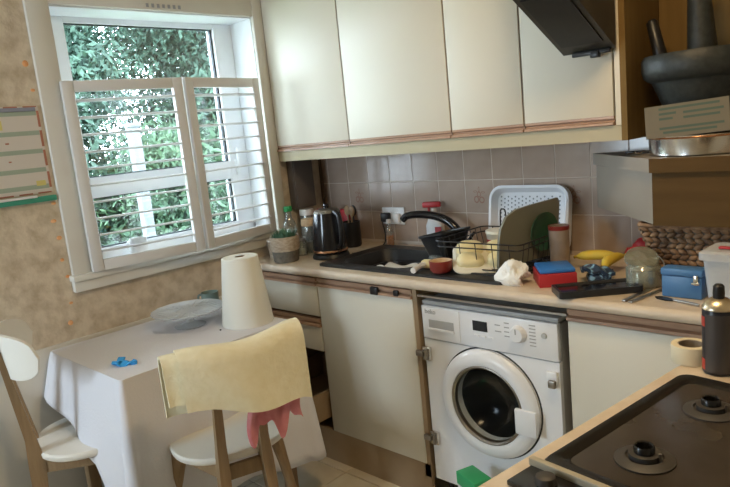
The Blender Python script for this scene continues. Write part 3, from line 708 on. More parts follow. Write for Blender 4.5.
# roll of masking tape
t = thing('masking_tape', 'cream roll of masking tape lying beside the spray can', 'tape', (2.216, -0.962, 0.9405))
obj('tape', lt([(0.027, 0.0), (0.040, 0.0), (0.041, 0.002), (0.041, 0.038), (0.040, 0.04), (0.027, 0.04), (0.027, 0.0)], 36), 'tape_cream', t)
obj('core', lt([(0.0245, 0.0), (0.027, 0.0), (0.027, 0.0395), (0.0245, 0.0395), (0.0245, 0.0)], 36), 'tape_core', t)
# spray can
t = thing('spray_can', 'black and red aerosol can with gold shoulder and black nozzle', 'spray can', (2.284, -0.998, 0.9405), R(150)); t.scale = (1.03, 1.03, 1.08)
obj('can_body', lt([(0, 0), (0.029, 0), (0.0315, 0.003), (0.0315, 0.126), (0.0305, 0.129), (0, 0.129)], 36), 'can_black', t)
def can_wrap(name, a0, a1, z0, z1, m, r=0.0319):
    obj(name, grid(nb(), lambda u, v: (r*math.cos(R(a0+(a1-a0)*u)), r*math.sin(R(a0+(a1-a0)*u)), z0+(z1-z0)*v), 16, 1, 0.0003), m, t)
can_wrap('label_panel', 84, 262, 0.006, 0.122, 'can_grey')
can_wrap('label_band', 34, 82, 0.096, 0.116, 'can_red')
can_wrap('label_flame', 52, 82, 0.008, 0.030, 'can_red')
obj('shoulder', lt([(0.0305, 0.129), (0.0325, 0.131), (0.0325, 0.134), (0.027, 0.142), (0.016, 0.150), (0.0, 0.151)], 36), 'can_gold', t)
obj('nozzle', lt([(0, 0.150), (0.0105, 0.150), (0.0115, 0.160), (0.0105, 0.174), (0.007, 0.178), (0, 0.178)], 20), 'black_satin', t)

# ================================================================== TABLE, CLOTH, CHAIRS
TX0_, TX1_, TY0, TY1, TZ = 0.040, 0.632, -1.572, -0.850, 0.786
t = thing('kitchen_table', 'small table hidden under the white tablecloth', 'table', (0, 0, 0))
obj('table_top', bx(TX0_, TX1_, TY0, TY1, TZ-0.03, TZ-0.001, bev=0.004), 'wood_light', t)
pr = None
for (x, y) in ((TX0_+0.05, TY0+0.05), (TX1_-0.05, TY0+0.05), (TX0_+0.05, TY1-0.05), (TX1_-0.05, TY1-0.05)):
    if pr is None: pr = obj('leg', bx(-0.022, 0.022, -0.022, 0.022, 0, TZ-0.03, bev=0.004), 'wood_light', t, loc=(x, y, 0))
    else: copy_part(pr, t, (x, y, 0))
# tablecloth: rounded-rectangle rings from the middle of the top down to the hem
def cloth():
    bm = nb(); nc, ns = 7, 16
    base = []                                  # outline points with outward normals and a parameter
    x0, x1, y0, y1, r = TX0_-0.006, TX1_+0.006, TY0-0.006, TY1+0.006, 0.015
    cs = [(x1-r, y0+r, -90), (x1-r, y1-r, 0), (x0+r, y1-r, 90), (x0+r, y0+r, 180)]
    for k, (cx_, cy_, a0) in enumerate(cs):
        for q in range(nc+1):
            a = R(a0+90*q/nc); base.append((Vector((cx_+r*math.cos(a), cy_+r*math.sin(a), 0)), Vector((math.cos(a), math.sin(a), 0)), 'c%d' % k, q/nc))
        nx = cs[(k+1) % 4]; a = R(a0+90); pA = Vector((cx_+r*math.cos(a), cy_+r*math.sin(a), 0)); pB = Vector((nx[0]+r*math.cos(a), nx[1]+r*math.sin(a), 0))
        for q in range(1, ns):
            base.append((pA.lerp(pB, q/ns), Vector((math.cos(a), math.sin(a), 0)), 's%d' % k, q/ns))
    ctr = Vector(((x0+x1)/2, (y0+y1)/2, 0)); rings = []
    for f in (0.05, 0.35, 0.7, 0.95, 1.0):
        rings.append([Vector((*(ctr+(b[0]-ctr)*f).xy, TZ + 0.002 + (0.0012*math.sin(13*b[0].x+9*b[0].y) if f < 0.96 else 0))) for b in base])
    def drop(tag_, q):
        # hem height above the floor
        near, right, wall, left = 0.20, 0.26, 0.55, 0.42
        if tag_ == 'c0': return 0.10
        if tag_ == 's0': return 0.10 + 0.14*math.sin(math.pi*q) if q < .5 else 0.24 - 0.06*(q-.5)*2
        if tag_ == 'c1': return 0.18
        if tag_ == 's1': return 0.18 + 0.3*q
        if tag_ == 'c2': return 0.48
        if tag_ == 's2': return 0.48 + 0.14*q
        if tag_ == 'c3': return 0.62
        return 0.62 - 0.20*q - 0.32*max(0, (q-0.75)/0.25)**1.3
    M_ = 14
    for j in range(1, M_+1):
        s = j/M_; row = []
        for i, (p, nrm, tg, q) in enumerate(base):
            hem = drop(tg, q); z = TZ + 0.002 - s*(TZ-hem)
            fl = 0.0
            if tg in ('c0', 'c1'): fl = 0.085*math.sin(math.pi*min(1, max(0, 0.15+0.7*q)))*s**0.8
            elif tg == 'c2': fl = 0.012*s
            elif tg == 'c3': fl = (0.012+0.04*q)*s
            elif tg == 's0': fl = (0.012+0.016*math.sin(q*17.0)+0.05*math.exp(-q*9)+0.055*math.exp(-(1-q)*9))*s
            elif tg == 's1': fl = (0.012+0.012*math.sin(q*12)+0.05*math.exp(-q*7))*s
            elif tg == 's2': fl = 0.008*s
            else: fl = (0.045+0.012*math.sin(q*11+1)+0.05*math.exp(-(1-q)*5))*s
            e = 0.004*(1-math.exp(-s*12))
            d = p + nrm*(fl+e); row.append(Vector((max(d.x, 0.024), d.y, z)))
        rings.append(row)
    V = [[bm.verts.new(p) for p in rg] for rg in rings]; n_ = len(base)
    for a, b in zip(V, V[1:]):
        for i in range(n_):
            j = (i+1) % n_; bm.faces.new((a[i], a[j], b[j], b[i]))
    bm.faces.new(V[0])
    return bm
o = obj('tablecloth', cloth(), 'cloth_white', smooth=60); tag(o, 'white cloth draped over the table by the window', 'tablecloth')
sm = o.modifiers.new('thickness', 'SOLIDIFY'); sm.thickness = 0.0015; sm.offset = 1

def chair(name, label, loc, rz, bz=0.832, sz=1.0):
    """seat disc, two back posts running down as rear legs, two front legs, curved back rest; back towards -Y"""
    t = thing(name, label, 'chair', loc, rz, 'white and wood dining chairs')
    SZ = 0.498; t.scale = (1, 1, sz)
    pts = []
    for k in range(48):
        a = 2*math.pi*k/48; c, s = math.cos(a), math.sin(a)
        e = 2/2.5; pts.append((0.203*math.copysign(abs(c)**e, c), 0.200*math.copysign(abs(s)**e, s)))
    def sc(f): return [(x*f, y*f) for x, y in pts]
    obj('seat', loops(nb(), [[(*p, SZ-0.026) for p in sc(0.95)], [(*p, SZ-0.020) for p in sc(0.99)], [(*p, SZ-0.006) for p in sc(1.0)], [(*p, SZ) for p in sc(0.975)], [(*p, SZ-0.003) for p in sc(0.6)]]), 'chair_white', t, smooth=50)
    for s in (-1, 1):                         # back posts: flat section, kinked at the seat
        bm = nb(); path = [(s*0.105, -0.262, 0.0), (s*0.082, -0.214, 0.30), (s*0.074, -0.206, 0.46), (s*0.072, -0.212, 0.55), (s*0.070, -0.262, bz+0.045)]
        rings = []
        for (x, y, z), w, d in zip(path, (0.012, 0.016, 0.018, 0.015, 0.012), (0.015, 0.022, 0.028, 0.018, 0.008)):
            rings.append([(x-w, y-d, z), (x+w, y-d, z), (x+w, y+d, z), (x-w, y+d, z)])
        loops(bm, rings); obj('back_post', bm, 'wood_light', t, smooth=20)
        bm = nb(); rings = []
        for (x, y, z), w in zip([(s*0.262, 0.06, 0.0), (s*0.205, 0.035, 0.30), (s*0.168, 0.015, 0.472)], (0.014, 0.021, 0.030)):
            rings.append([(x+w*math.cos(R(45*k)), y+w*math.sin(R(45*k)), z) for k in range(8)])
        loops(bm, rings); obj('leg', bm, 'wood_light', t)
        bm = nb(); prism(bm, [(s*0.075-0.011, -0.19), (s*0.075+0.011, -0.19), (s*0.165+0.012, 0.05), (s*0.165-0.012, 0.05)], 'z', 0.425, 0.472)
        obj('seat_bearer', bm, 'wood_light', t, smooth=20)
    obj('cross_rail', bx(-0.085, 0.085, -0.205, -0.185, 0.415, 0.465, bev=0.004), 'wood_light', t)
    def back(u, v):
        a = R(-56+112*u); rr = 0.235
        e = 1-abs(2*u-1)**5.0
        h = 0.076*max(0.0, e)**0.45
        z = bz + (2*v-1)*h
        lean = -0.12*(z-0.80)
        return (rr*math.sin(a)*1.10, -0.252 - 0.055*(math.cos(a)-1)*-1.0*-1.0 + (1-math.cos(a))*0.20 + lean, z)
    obj('backrest', grid(nb(), back, 30, 8, 0.012), 'chair_white', t, smooth=60)
    return t
chair('dining_chair', 'bare white and wood chair at the left end of the table', (0.300, -1.560, 0), R(-16), 0.842, 1.06)
chair('dining_chair', 'white and wood chair with a cream blanket over its backrest', (0.740, -1.270, 0), R(71), 0.785, 1.03)

# blanket folded over the second chair's backrest (chair axes: s along the back, b away from the table)
th = R(71); sv = Vector((math.cos(th), math.sin(th), 0)); bv = Vector((math.sin(th), -math.cos(th), 0)); co = Vector((0.740, -1.270, 0))
def chp(s, b, z): return co + sv*s + bv*b + Vector((0, 0, z))
def arcb(s): return 0.262 - 0.5*s*s*2.6*0.62         # distance of the back rest from the seat centre
def blanket(off, s0, s1, zl, zr, front, back, wob):
    def fn(u, v):
        s = s0 + (s1-s0)*u
        top = 0.895 + off*0.8 + 0.008*math.sin(7*u+1) + 0.012*u
        bot = zl + (zr-zl)*u + 0.008*math.sin(9*u)
        bc = arcb(max(-0.2, min(0.2, s))) + 0.012
        h = (2*v-1)
        w = 0.030 + off
        if v < 0.42:                          # outer drop, facing the camera
            k = v/0.42; z = bot + (top-w-bot)*k; b = bc + w + 0.016*math.sin(3+8*u+2*k)*(1-k)*wob + 0.022*(1-k)
        elif v < 0.62:
            k = (v-0.42)/0.20; a = math.pi*k; b = bc + w*math.cos(a); z = top - w + w*math.sin(a)
        else:
            k = (v-0.62)/0.38; z = top - w - k*back; b = bc - w - 0.006*math.sin(7*u)
        return chp(s, b, z)
    return grid(nb(), fn, 34, 40, -0.010 if front else 0.010)
t = thing('folded_blanket', 'thick cream fleece blanket folded over a chair backrest', 'blanket', co)
def bl(name, *a):
    o = obj(name, blanket(*a), 'blanket_cream', t, smooth=70); o.location = (-co.x, -co.y, -co.z); return o
bl('outer_fold', 0.013, -0.175, 0.228, 0.742, 0.672, True, 0.14, 0.7)
bl('inner_fold', 0.0, -0.222, 0.215, 0.765, 0.70, True, 0.17, 0.5)
# pink cloth hanging below it
def pink(u, v):
    s = 0.005 + 0.195*u + 0.01*math.sin(6*v)
    rag = 0.085 + 0.030*math.sin(13*u+0.6) + 0.018*math.sin(23*u+1)
    z = 0.80 - v*(0.80-0.70+rag)
    b = arcb(s) + 0.046 + 0.012*math.sin(10*u+2*v)+0.008*math.sin(21*u)
    return chp(s, b, z)
tag(obj('pink_garment', grid(nb(), pink, 30, 16, 0.004), 'pink_cloth', smooth=70), 'crumpled pink cloth hanging out below the cream blanket', 'cloth')

# things on the table
TT = TZ + 0.0035
t = thing('cake_stand', 'clear glass cake stand with a wide plate', 'cake stand', (0.285, -1.095, TT))
obj('foot', lt([(0, 0.002), (0.062, 0.0), (0.066, 0.004), (0.045, 0.010), (0.02, 0.02), (0.016, 0.035), (0.02, 0.05), (0.035, 0.058), (0, 0.058)], 40), 'cake_glass', t)
bm = nb(); NP = 64
def wavy(r, z, am): return [(r*(1+am*math.cos(16*2*math.pi*k/NP))*math.cos(2*math.pi*k/NP), r*(1+am*math.cos(16*2*math.pi*k/NP))*math.sin(2*math.pi*k/NP), z) for k in range(NP)]
loops(bm, [wavy(0.03, 0.058, 0), wavy(0.12, 0.060, 0), wavy(0.147, 0.068, 0.012), wavy(0.152, 0.074, 0.014), wavy(0.147, 0.0755, 0.012), wavy(0.12, 0.066, 0), wavy(0.03, 0.064, 0)])
obj('plate', bm, 'cake_glass', t)
bm = nb()
for k in range(24):
    a = 2*math.pi*k/24; tube(bm, [(0.05*math.cos(a), 0.05*math.sin(a), 0.0665), (0.135*math.cos(a), 0.135*math.sin(a), 0.0700)], 0.0018, 5)
obj('cut_pattern', bm, 'cake_glass', t)
t = thing('kitchen_roll', 'tall tapered white paper towel roll standing on the table', 'paper towel', (0.488, -0.945, TT))
obj('paper', lt([(0.021, 0), (0.104, 0), (0.106, 0.004), (0.074, 0.276), (0.071, 0.279), (0.021, 0.279)], 40), 'paper_roll', t)
obj('cardboard_core', lt([(0.0185, 0.0), (0.021, 0.0), (0.021, 0.277), (0.0185, 0.277), (0.0185, 0.0)], 24), 'cardboard', t)
t = thing('mug', 'grey-green mug half hidden behind the paper towel roll', 'mug', (0.155, -0.905, TT), R(200))
dm('mug_green', (0.22, 0.30, 0.27), 0.4)
obj('cup', lt([(0, 0.002), (0.033, 0), (0.038, 0.008), (0.039, 0.085), (0.037, 0.085), (0.035, 0.012), (0, 0.008)], 20), 'mug_green', t)
obj('handle', tube(nb(), smooth_path([(0.036, 0, 0.072), (0.064, 0, 0.066), (0.064, 0, 0.034), (0.036, 0, 0.02)], 15), 0.005, 6), 'mug_green', t)
t = thing('blue_peg', 'small bright blue crumpled wrapper on the tablecloth', 'wrapper', (0.50, -1.49, TT), R(35)); t.scale = (1.5, 1.5, 1.5)
bm = nb(); grid(bm, lambda u, v: (-0.028+0.056*u, (-0.012+0.024*v)*(1.3-1.6*abs(u-0.35)), 0.006+0.006*math.sin(9*u)*math.cos(6*v)), 12, 6, 0.003)
obj('wrapper_body', bm, 'blue_cloth', t)
bm = nb(); grid(bm, lambda u, v: (-0.030+0.018*u, -0.010+0.034*v, 0.007+0.005*math.sin(8*v)), 5, 6, 0.003); obj('twist', bm, 'blue_cloth', t)
t = thing('crumb', 'tiny dark crumb on the tablecloth near the cake stand', 'crumb', (0.478, -1.075, TT))
obj('crumb_body', ellipsoid(nb(), (0, 0, 0.003), 0.005, 0.004, 0.003), 'black_matte', t)

# weekly planner on the wall
t = thing('wall_planner', 'striped paper planner with red edging pinned left of the window', 'planner', (0.0, -1.75, 1.405), 0, rot=(0, 0, 0))
obj('sheet', bx(0.0005, 0.003, -0.16, 0.305, 0.0, 0.335), 'planner_paper', t, smooth=0)
for k, z in enumerate((0.300, 0.225, 0.155, 0.083, 0.018)): obj('stripe', bx(0.003, 0.0036, -0.16, 0.295, z, z+0.017), 'planner_green', t, smooth=0)
obj('heading', bx(0.003, 0.0036, -0.16, 0.295, 0.315, 0.331), 'planner_blue', t, smooth=0)
bm = nb()
for z in (0.02, 0.105, 0.18, 0.255): box(bm, 0.003, 0.0038, 0.296, 0.305, z, z+0.062)
for k in range(6): box(bm, 0.003, 0.0038, -0.1+k*0.07, -0.05+k*0.07, 0.331, 0.3355); box(bm, 0.003, 0.0038, -0.1+k*0.07, -0.05+k*0.07, -0.0005, 0.005)
obj('edging', bm, 'planner_red', t, smooth=0)
bm = nb(); box(bm, 0.003, 0.0037, 0.13, 0.165, 0.25, 0.285); box(bm, 0.003, 0.0037, 0.25, 0.285, 0.03, 0.05); obj('sun_drawing', bm, 'planner_yellow', t, smooth=0)
bm = nb(); box(bm, 0.003, 0.0037, 0.165, 0.178, 0.196, 0.202); box(bm, 0.003, 0.0037, 0.165, 0.175, 0.128, 0.133); obj('written_mark', bm, 'planner_red', t, smooth=0)
t = thing('marker_tray', 'green pen ledge along the bottom of the planner', 'ledge', (0.0, -1.75, 1.372))
obj('ledge', bx(0.0005, 0.022, -0.16, 0.31, 0.0, 0.022, bev=0.003), 'marker_green', t)
obj('pen', tube(nb(), [(0.026, -0.1, 0.024), (0.026, 0.235, 0.024)], 0.005, 8), 'plastic_white', t)

# ================================================================== THINGS ON THE WORKTOP
WZ = 0.9405
t = thing('grass_plant', 'spiky green grass plant in a two-tone woven basket pot', 'plant', (0.248, -0.515, WZ))
obj('pot', lt([(0, 0.055), (0.0665, 0.055), (0.069, 0.075), (0.071, 0.118), (0.068, 0.124), (0.062, 0.120), (0.058, 0.10), (0, 0.10)], 28), 'woven', t)
obj('pot_base', lt([(0, 0), (0.056, 0), (0.060, 0.004), (0.0665, 0.055), (0, 0.056)], 28), 'woven_dark', t)
obj('soil', lt([(0, 0.105), (0.057, 0.104)], 20), 'soil', t)
bm = nb(); rg = random.Random(5)
for k in range(230):
    a = rg.uniform(0, 6.283); q = 0.05*math.sqrt(rg.random()); l = rg.uniform(0.03, 0.06); ln = rg.uniform(0.1, 0.7); a2 = a+rg.uniform(-.6, .6)
    p = Vector((q*math.cos(a), q*math.sin(a), 0.10)); tip = p + Vector((math.cos(a2)*l*ln, math.sin(a2)*l*ln, l)); s = Vector((-math.sin(a2), math.cos(a2), 0))*0.0028
    m_ = p.lerp(tip, 0.5)+Vector((0, 0, l*0.1)); v = [bm.verts.new(x) for x in (p-s, p+s, m_+s, m_-s, tip)]; bm.faces.new(v[:4]); bm.faces.new((v[3], v[2], v[4]))
o = obj('grass', bm, 'grass_green', t, smooth=0); o['kind'] = 'stuff'
t = thing('small_pot', 'small pale woven pot behind the grass plant', 'pot', (0.10, -0.455, WZ))
obj('pot', lt([(0, 0), (0.036, 0), (0.042, 0.05), (0.043, 0.085), (0.040, 0.086), (0.036, 0.06), (0, 0.05)], 20), 'woven', t)
obj('rim', tube(nb(), [(0.042*math.cos(2*math.pi*k/20), 0.042*math.sin(2*math.pi*k/20), 0.085) for k in range(20)], 0.004, 6, closed=True), 'paper_white', t)
def bottle(name, label, loc, r, h, neck, cap, capmat, bodymat='clear', fill=None, fillmat=None, cat='bottle'):
    t = thing(name, label, cat, loc)
    obj('bottle_body', lt([(0, 0), (r*0.92, 0), (r, 0.005), (r, h*0.62), (r*0.85, h*0.72), (neck, h*0.82), (neck, h), (0, h)], 24), bodymat, t)
    if fill: obj('liquid', lt([(0, 0.003), (r*0.9, 0.003), (r*0.93, 0.008), (r*0.93, fill), (0, fill)], 20), fillmat, t)
    obj('cap', lt([(0, h-0.002), (neck*1.35, h-0.002), (neck*1.4, h+0.004), (neck*1.3, h+cap), (0, h+cap)], 20), capmat, t)
    return t
t = bottle('glass_bottle', 'clear bottle with a green pouring cap by the window', (0.052, -0.315, WZ), 0.036, 0.210, 0.016, 0.024, 'cap_green')
obj('cap_spout', tube(nb(), [(0.0, 0, 0.222), (0.03, -0.01, 0.232)], 0.007, 8), 'cap_green', t)
def jar(name, label, loc, r, h, lid, lidmat, content=None, cm=None):
    t = thing(name, label, 'jar', loc)
    obj('glass', lt([(0, 0), (r*0.95, 0), (r, 0.006), (r, h*0.85), (r*0.86, h*0.95), (r*0.86, h), (r*0.8, h), (r*0.8, h*0.94), (r*0.93, h*0.84), (r*0.93, 0.008), (0, 0.006)], 24), 'clear', t)
    if content: obj('contents', lt([(0, 0.007), (r*0.9, 0.007), (r*0.9, content), (0, content+0.004)], 20), cm, t)
    obj('lid', lt([(0, h), (r*0.95, h), (r*0.98, h+lid*0.4), (r*0.92, h+lid), (0, h+lid)], 24), lidmat, t)
    return t
jar('glass_jar', 'clear storage jar with a cork lid beside the kettle', (0.190, -0.300, WZ), 0.042, 0.135, 0.035, 'cork', 0.05, 'paper_white')
jar('glass_jar', 'small clear jar in front of the cork-lidded jar', (0.212, -0.385, WZ), 0.028, 0.075, 0.014, 'steel', 0.03, 'cream_pale')
jar('sauce_jar', 'jar with a round white lid behind the green-capped bottle', (0.082, -0.215, WZ), 0.040, 0.175, 0.03, 'plastic_white', 0.12, 'dark_red')
bottle('sauce_bottle', 'dark red sauce bottle behind the kettle', (0.165, -0.185, WZ), 0.036, 0.175, 0.018, 0.03, 'red', 'dark_red')
t = thing('food_packet', 'red and white food packet standing behind the jars', 'packet', (0.215, -0.07, WZ), R(10))
obj('packet_body', bx(-0.04, 0.04, -0.02, 0.02, 0, 0.185, bev=0.006), 'red', t)
obj('packet_label', bx(-0.03, 0.03, -0.0215, -0.0195, 0.05, 0.10), 'plastic_white', t, smooth=0)
# kettle
t = thing('kettle', 'black kettle with copper band and gold-grey lid', 'kettle', (0.404, -0.366, WZ), R(0)); t.scale = (1.0, 1.0, 1.06)
obj('power_base', lt([(0, 0), (0.088, 0), (0.090, 0.006), (0.084, 0.020), (0, 0.021)], 40), 'black_satin', t)
obj('kettle_body', lt([(0, 0.022), (0.080, 0.022), (0.083, 0.028), (0.083, 0.034), (0.082, 0.05), (0.079, 0.09), (0.073, 0.15), (0.065, 0.205), (0, 0.205)], 48), 'black_gloss', t)
obj('copper_band', lt([(0.0832, 0.030), (0.0842, 0.031), (0.0838, 0.038), (0.0828, 0.039)], 48), 'copper', t)
obj('lid_ring', lt([(0.0655, 0.204), (0.066, 0.207), (0.058, 0.216), (0.04, 0.222), (0, 0.224)], 40), 'dull_metal', t)
obj('lid_knob', lt([(0, 0.222), (0.010, 0.223), (0.014, 0.232), (0.012, 0.242), (0, 0.245)], 20), 'black_gloss', t)
hd = smooth_path([(0.052, -0.012, 0.206), (0.085, -0.02, 0.205), (0.108, -0.025, 0.185), (0.116, -0.028, 0.13), (0.108, -0.026, 0.075), (0.085, -0.02, 0.055), (0.07, -0.017, 0.055)], 30)
obj('handle', tube(nb(), hd, 0.0115, 10), 'black_satin', t)
obj('spout', loops(nb(), [[(-0.055, 0.03, 0.15), (-0.055, -0.015, 0.15), (-0.07, 0.005, 0.15)], [(-0.045, 0.04, 0.205), (-0.045, -0.022, 0.205), (-0.098, 0.015, 0.204)]]), 'black_gloss', t)
# utensil pot behind
t = thing('utensil_pot', 'dark pot of wooden spoons behind the kettle', 'utensil pot', (0.315, -0.130, WZ))
obj('pot', lt([(0, 0), (0.045, 0), (0.05, 0.01), (0.05, 0.13), (0.046, 0.13), (0.045, 0.02), (0, 0.015)], 24), 'black_satin', t)
for (dx, dy, m_) in ((0.03, -0.01, 'wood_light'), (0.015, 0.01, 'black_satin'), (-0.02, 0.005, 'wood_light')):
    sp = obj('spoon', tube(nb(), [(dx*0.4, dy, 0.02), (dx, dy*1.4, 0.165)], 0.005, 6), m_, t)
    obj('spoon_head', ellipsoid(nb(), (dx*1.12, dy*1.5, 0.185), 0.020, 0.006, 0.028), m_, sp)
# cable and white strip behind the sink
tag(obj('power_cable', tube(nb(), smooth_path([(0.478, -0.30, 0.946), (0.53, -0.22, 0.946), (0.48, -0.07, 0.947), (0.455, -0.025, 0.99), (0.458, -0.040, 1.045), (0.470, -0.045, 1.072)], 40), 0.0035, 6), 'black_satin'), 'thin black kettle cable running to the wall socket', 'cable')
t = thing('wall_socket', 'white double wall socket with a black plug', 'socket', (0.515, -0.008, 1.085))
obj('face_plate', bx(-0.073, 0.073, -0.011, 0.0, -0.043, 0.043, bev=0.003), 'plastic_white', t)
bm = nb()
for x in (-0.045, 0.02): box(bm, x, x+0.014, -0.0135, -0.0105, 0.01, 0.032, bev=0.001, seg=1)
obj('switch', bm, 'plastic_white', t)
obj('plug', bx(-0.060, -0.014, -0.045, -0.0112, -0.028, 0.018, bev=0.006), 'black_satin', t)
obj('plug_top', bx(0.012, 0.052, -0.032, -0.0112, -0.036, 0.014, bev=0.005), 'plastic_white', t, label='white plug')
bottle('soap_bottle', 'slim clear washing-up bottle with orange liquid', (0.515, -0.058, WZ), 0.020, 0.115, 0.009, 0.018, 'plastic_white', 'clear', 0.05, 'orange')
t = thing('spray_bottle', 'white and red trigger spray bottle behind the tap', 'spray bottle', (0.800, -0.048, WZ), R(20))
obj('bottle_body', loops(nb(), [[(*p, 0) for p in rrect(-0.042, 0.042, -0.025, 0.025, 0.02)], [(*p, 0.11) for p in rrect(-0.042, 0.042, -0.025, 0.025, 0.02)], [(*p, 0.145) for p in rrect(-0.03, 0.03, -0.02, 0.02, 0.018)], [(*p, 0.17) for p in rrect(-0.012, 0.012, -0.012, 0.012, 0.011)], [(*p, 0.19) for p in rrect(-0.012, 0.012, -0.012, 0.012, 0.011)]]), 'plastic_white', t)
obj('label', bx(0.006, 0.036, -0.0262, -0.024, 0.015, 0.105), 'red', t, smooth=0)
bm = nb(); box(bm, -0.055, 0.035, -0.010, 0.010, 0.195, 0.222, bev=0.006); box(bm, -0.030, -0.020, -0.006, 0.006, 0.155, 0.200, bev=0.003)
obj('trigger_head', bm, 'red', t)
# bits by the sink
t = thing('dish_brush', 'white and yellow washing-up brush lying over the sink edge', 'brush', (1.055, -0.50, 0.954), R(-70))
obj('brush_handle', tube(nb(), smooth_path([(-0.04, 0.02, 0.018), (0.0, 0, 0.014), (0.05, -0.005, 0.010)], 12), [0.012]*13, 8), 'plastic_white', t)
obj('brush_head', bx(-0.065, -0.025, 0.0, 0.045, 0.0, 0.032, bev=0.008), 'cream_plastic', t)
t = thing('ramekin', 'small dark red bowl with an orange inside on the drainer', 'bowl', (1.170, -0.502, 0.9575))
obj('bowl', lt([(0, 0), (0.034, 0), (0.042, 0.01), (0.046, 0.045), (0.043, 0.046), (0.040, 0.03), (0.0, 0.028)], 28), 'dark_red', t)
obj('rind', lt([(0.0, 0.030), (0.039, 0.031), (0.0425, 0.0455), (0.036, 0.044), (0.03, 0.036), (0, 0.034)], 24), 'cork', t)
t = thing('glass_tumbler', 'tipped clear glass beside the dark red bowl', 'glass', (1.095, -0.430, 0.978), rot=(R(90), 0, R(60)))
obj('glass', lt([(0, -0.04), (0.022, -0.04), (0.025, 0.04), (0.023, 0.04), (0.020, -0.034), (0, -0.034)], 20), 'clear', t)
# black colander tub
t = thing('washing_tub', 'black plastic washing-up tub tilted at the end of the dish rack', 'tub', (1.018, -0.262, 0.954), R(-8)); t.scale = (0.70, 0.78, 1.0)
def rr3(x0, x1, y0, y1, r, z, k): return [(p[0], p[1], z + k*p[0]) for p in rrect(x0, x1, y0, y1, r)]
obj('tub', loops(nb(), [rr3(-0.075, 0.075, -0.075, 0.075, 0.03, 0.0, 0), rr3(-0.115, 0.105, -0.11, 0.11, 0.04, 0.10, 0.12), rr3(-0.125, 0.115, -0.12, 0.12, 0.045, 0.105, 0.12), rr3(-0.125, 0.115, -0.12, 0.12, 0.045, 0.113, 0.12), rr3(-0.112, 0.102, -0.107, 0.107, 0.04, 0.111, 0.12), rr3(-0.07, 0.07, -0.07, 0.07, 0.03, 0.01, 0)]), 'black_satin', t)
# dish rack
RX0, RX1, RY0, RY1 = 1.125, 1.475, -0.445, -0.107
t = thing('dish_rack', 'black wire dish rack on the drainer', 'dish rack', (0, 0, 0))
bm = nb()
for z in (0.9640, 1.045, 1.066): tube(bm, [(p[0], p[1], z) for p in rrect(RX0-(z-0.96)*0.2, RX1+(z-0.96)*0.15, RY0-(z-.96)*0.1, RY1, 0.03)], 0.0028, 6, closed=True)
obj('rim_wire', bm, 'black_satin', t)
bm = nb()
for k in range(9):
    y = RY0+0.02+k*(RY1-RY0-0.04)/8; tube(bm, [(RX0-0.021, y, 1.066), (RX0, y, 0.964), (RX1, y, 0.964), (RX1+0.015, y, 1.066)], 0.002, 5)
for k in range(5):
    x = RX0+0.03+k*(RX1-RX0-0.06)/4; tube(bm, [(x, RY0-0.01, 1.066), (x, RY0, 0.962), (x, RY1, 0.962), (x, RY1, 1.066)], 0.002, 5)
obj('cross_wire', bm, 'black_satin', t)
for x in (1.20, 1.36):
    obj('loop_handle', tube(nb(), smooth_path([(x-0.0, RY1-0.008, 1.06), (x+0.002, RY1-0.006, 1.13), (x+0.014, RY1-0.006, 1.142), (x+0.026, RY1-0.006, 1.13), (x+0.028, RY1-0.008, 1.06)], 20), 0.003, 6), 'black_satin', t)
bm = nb()
for (x, y) in ((RX0, RY0+0.03), (RX1, RY0+0.03), (RX0, RY1-0.03), (RX1, RY1-0.03)): tube(bm, [(x, y, 0.962), (x, y, 0.9505 if x < 1.3 or True else 0.94)], 0.004, 6)
obj('foot', bm, 'black_satin', t)
# cream moulded tray in the rack
t = thing('egg_mould_tray', 'cream moulded tray with rounded bumps drying in the dish rack', 'tray', (1.285, -0.370, 1.002), rot=(R(22), R(3), R(36))); t.scale = (1.18, 1.25, 0.9)
obj('tray_base', loops(nb(), [[(*p, 0.0) for p in rrect(-0.095, 0.095, -0.07, 0.07, 0.03)], [(*p, -0.014) for p in rrect(-0.105, 0.105, -0.08, 0.08, 0.035)], [(*p, -0.020) for p in rrect(-0.105, 0.105, -0.08, 0.08, 0.035)], [(*p, -0.020) for p in rrect(-0.08, 0.08, -0.06, 0.06, 0.02)]][::-1]), 'cream_pale', t)
for (x, y) in ((-0.048, -0.034), (0.048, -0.034), (-0.048, 0.034), (0.048, 0.034)):
    obj('bump', ellipsoid(nb(), (x, y, 0.0), 0.045, 0.032, 0.036, p=2.7, nu=20, nv=12), 'cream_plastic', t)
t = thing('plastic_tub', 'pale tub with a red label behind the cream tray', 'tub', (1.235, -0.185, 0.9685))
obj('tub_body', lt([(0, 0), (0.044, 0), (0.052, 0.085), (0.0545, 0.088), (0.0545, 0.10), (0, 0.10)], 28), 'cream_pale', t)
obj('label_band', lt([(0.0465, 0.02), (0.0475, 0.02), (0.0515, 0.065), (0.0505, 0.065)], 28), 'red', t)
t = thing('blue_mug', 'small blue and white cup in the dish rack', 'cup', (1.335, -0.150, 0.9685))
obj('cup', lt([(0, 0), (0.026, 0), (0.032, 0.11), (0.03, 0.11), (0.025, 0.006), (0, 0.005)], 20), 'tray_white', t)
obj('band', lt([(0.0302, 0.07), (0.0318, 0.07), (0.0325, 0.095), (0.031, 0.095)], 20), 'blue_lid', t)
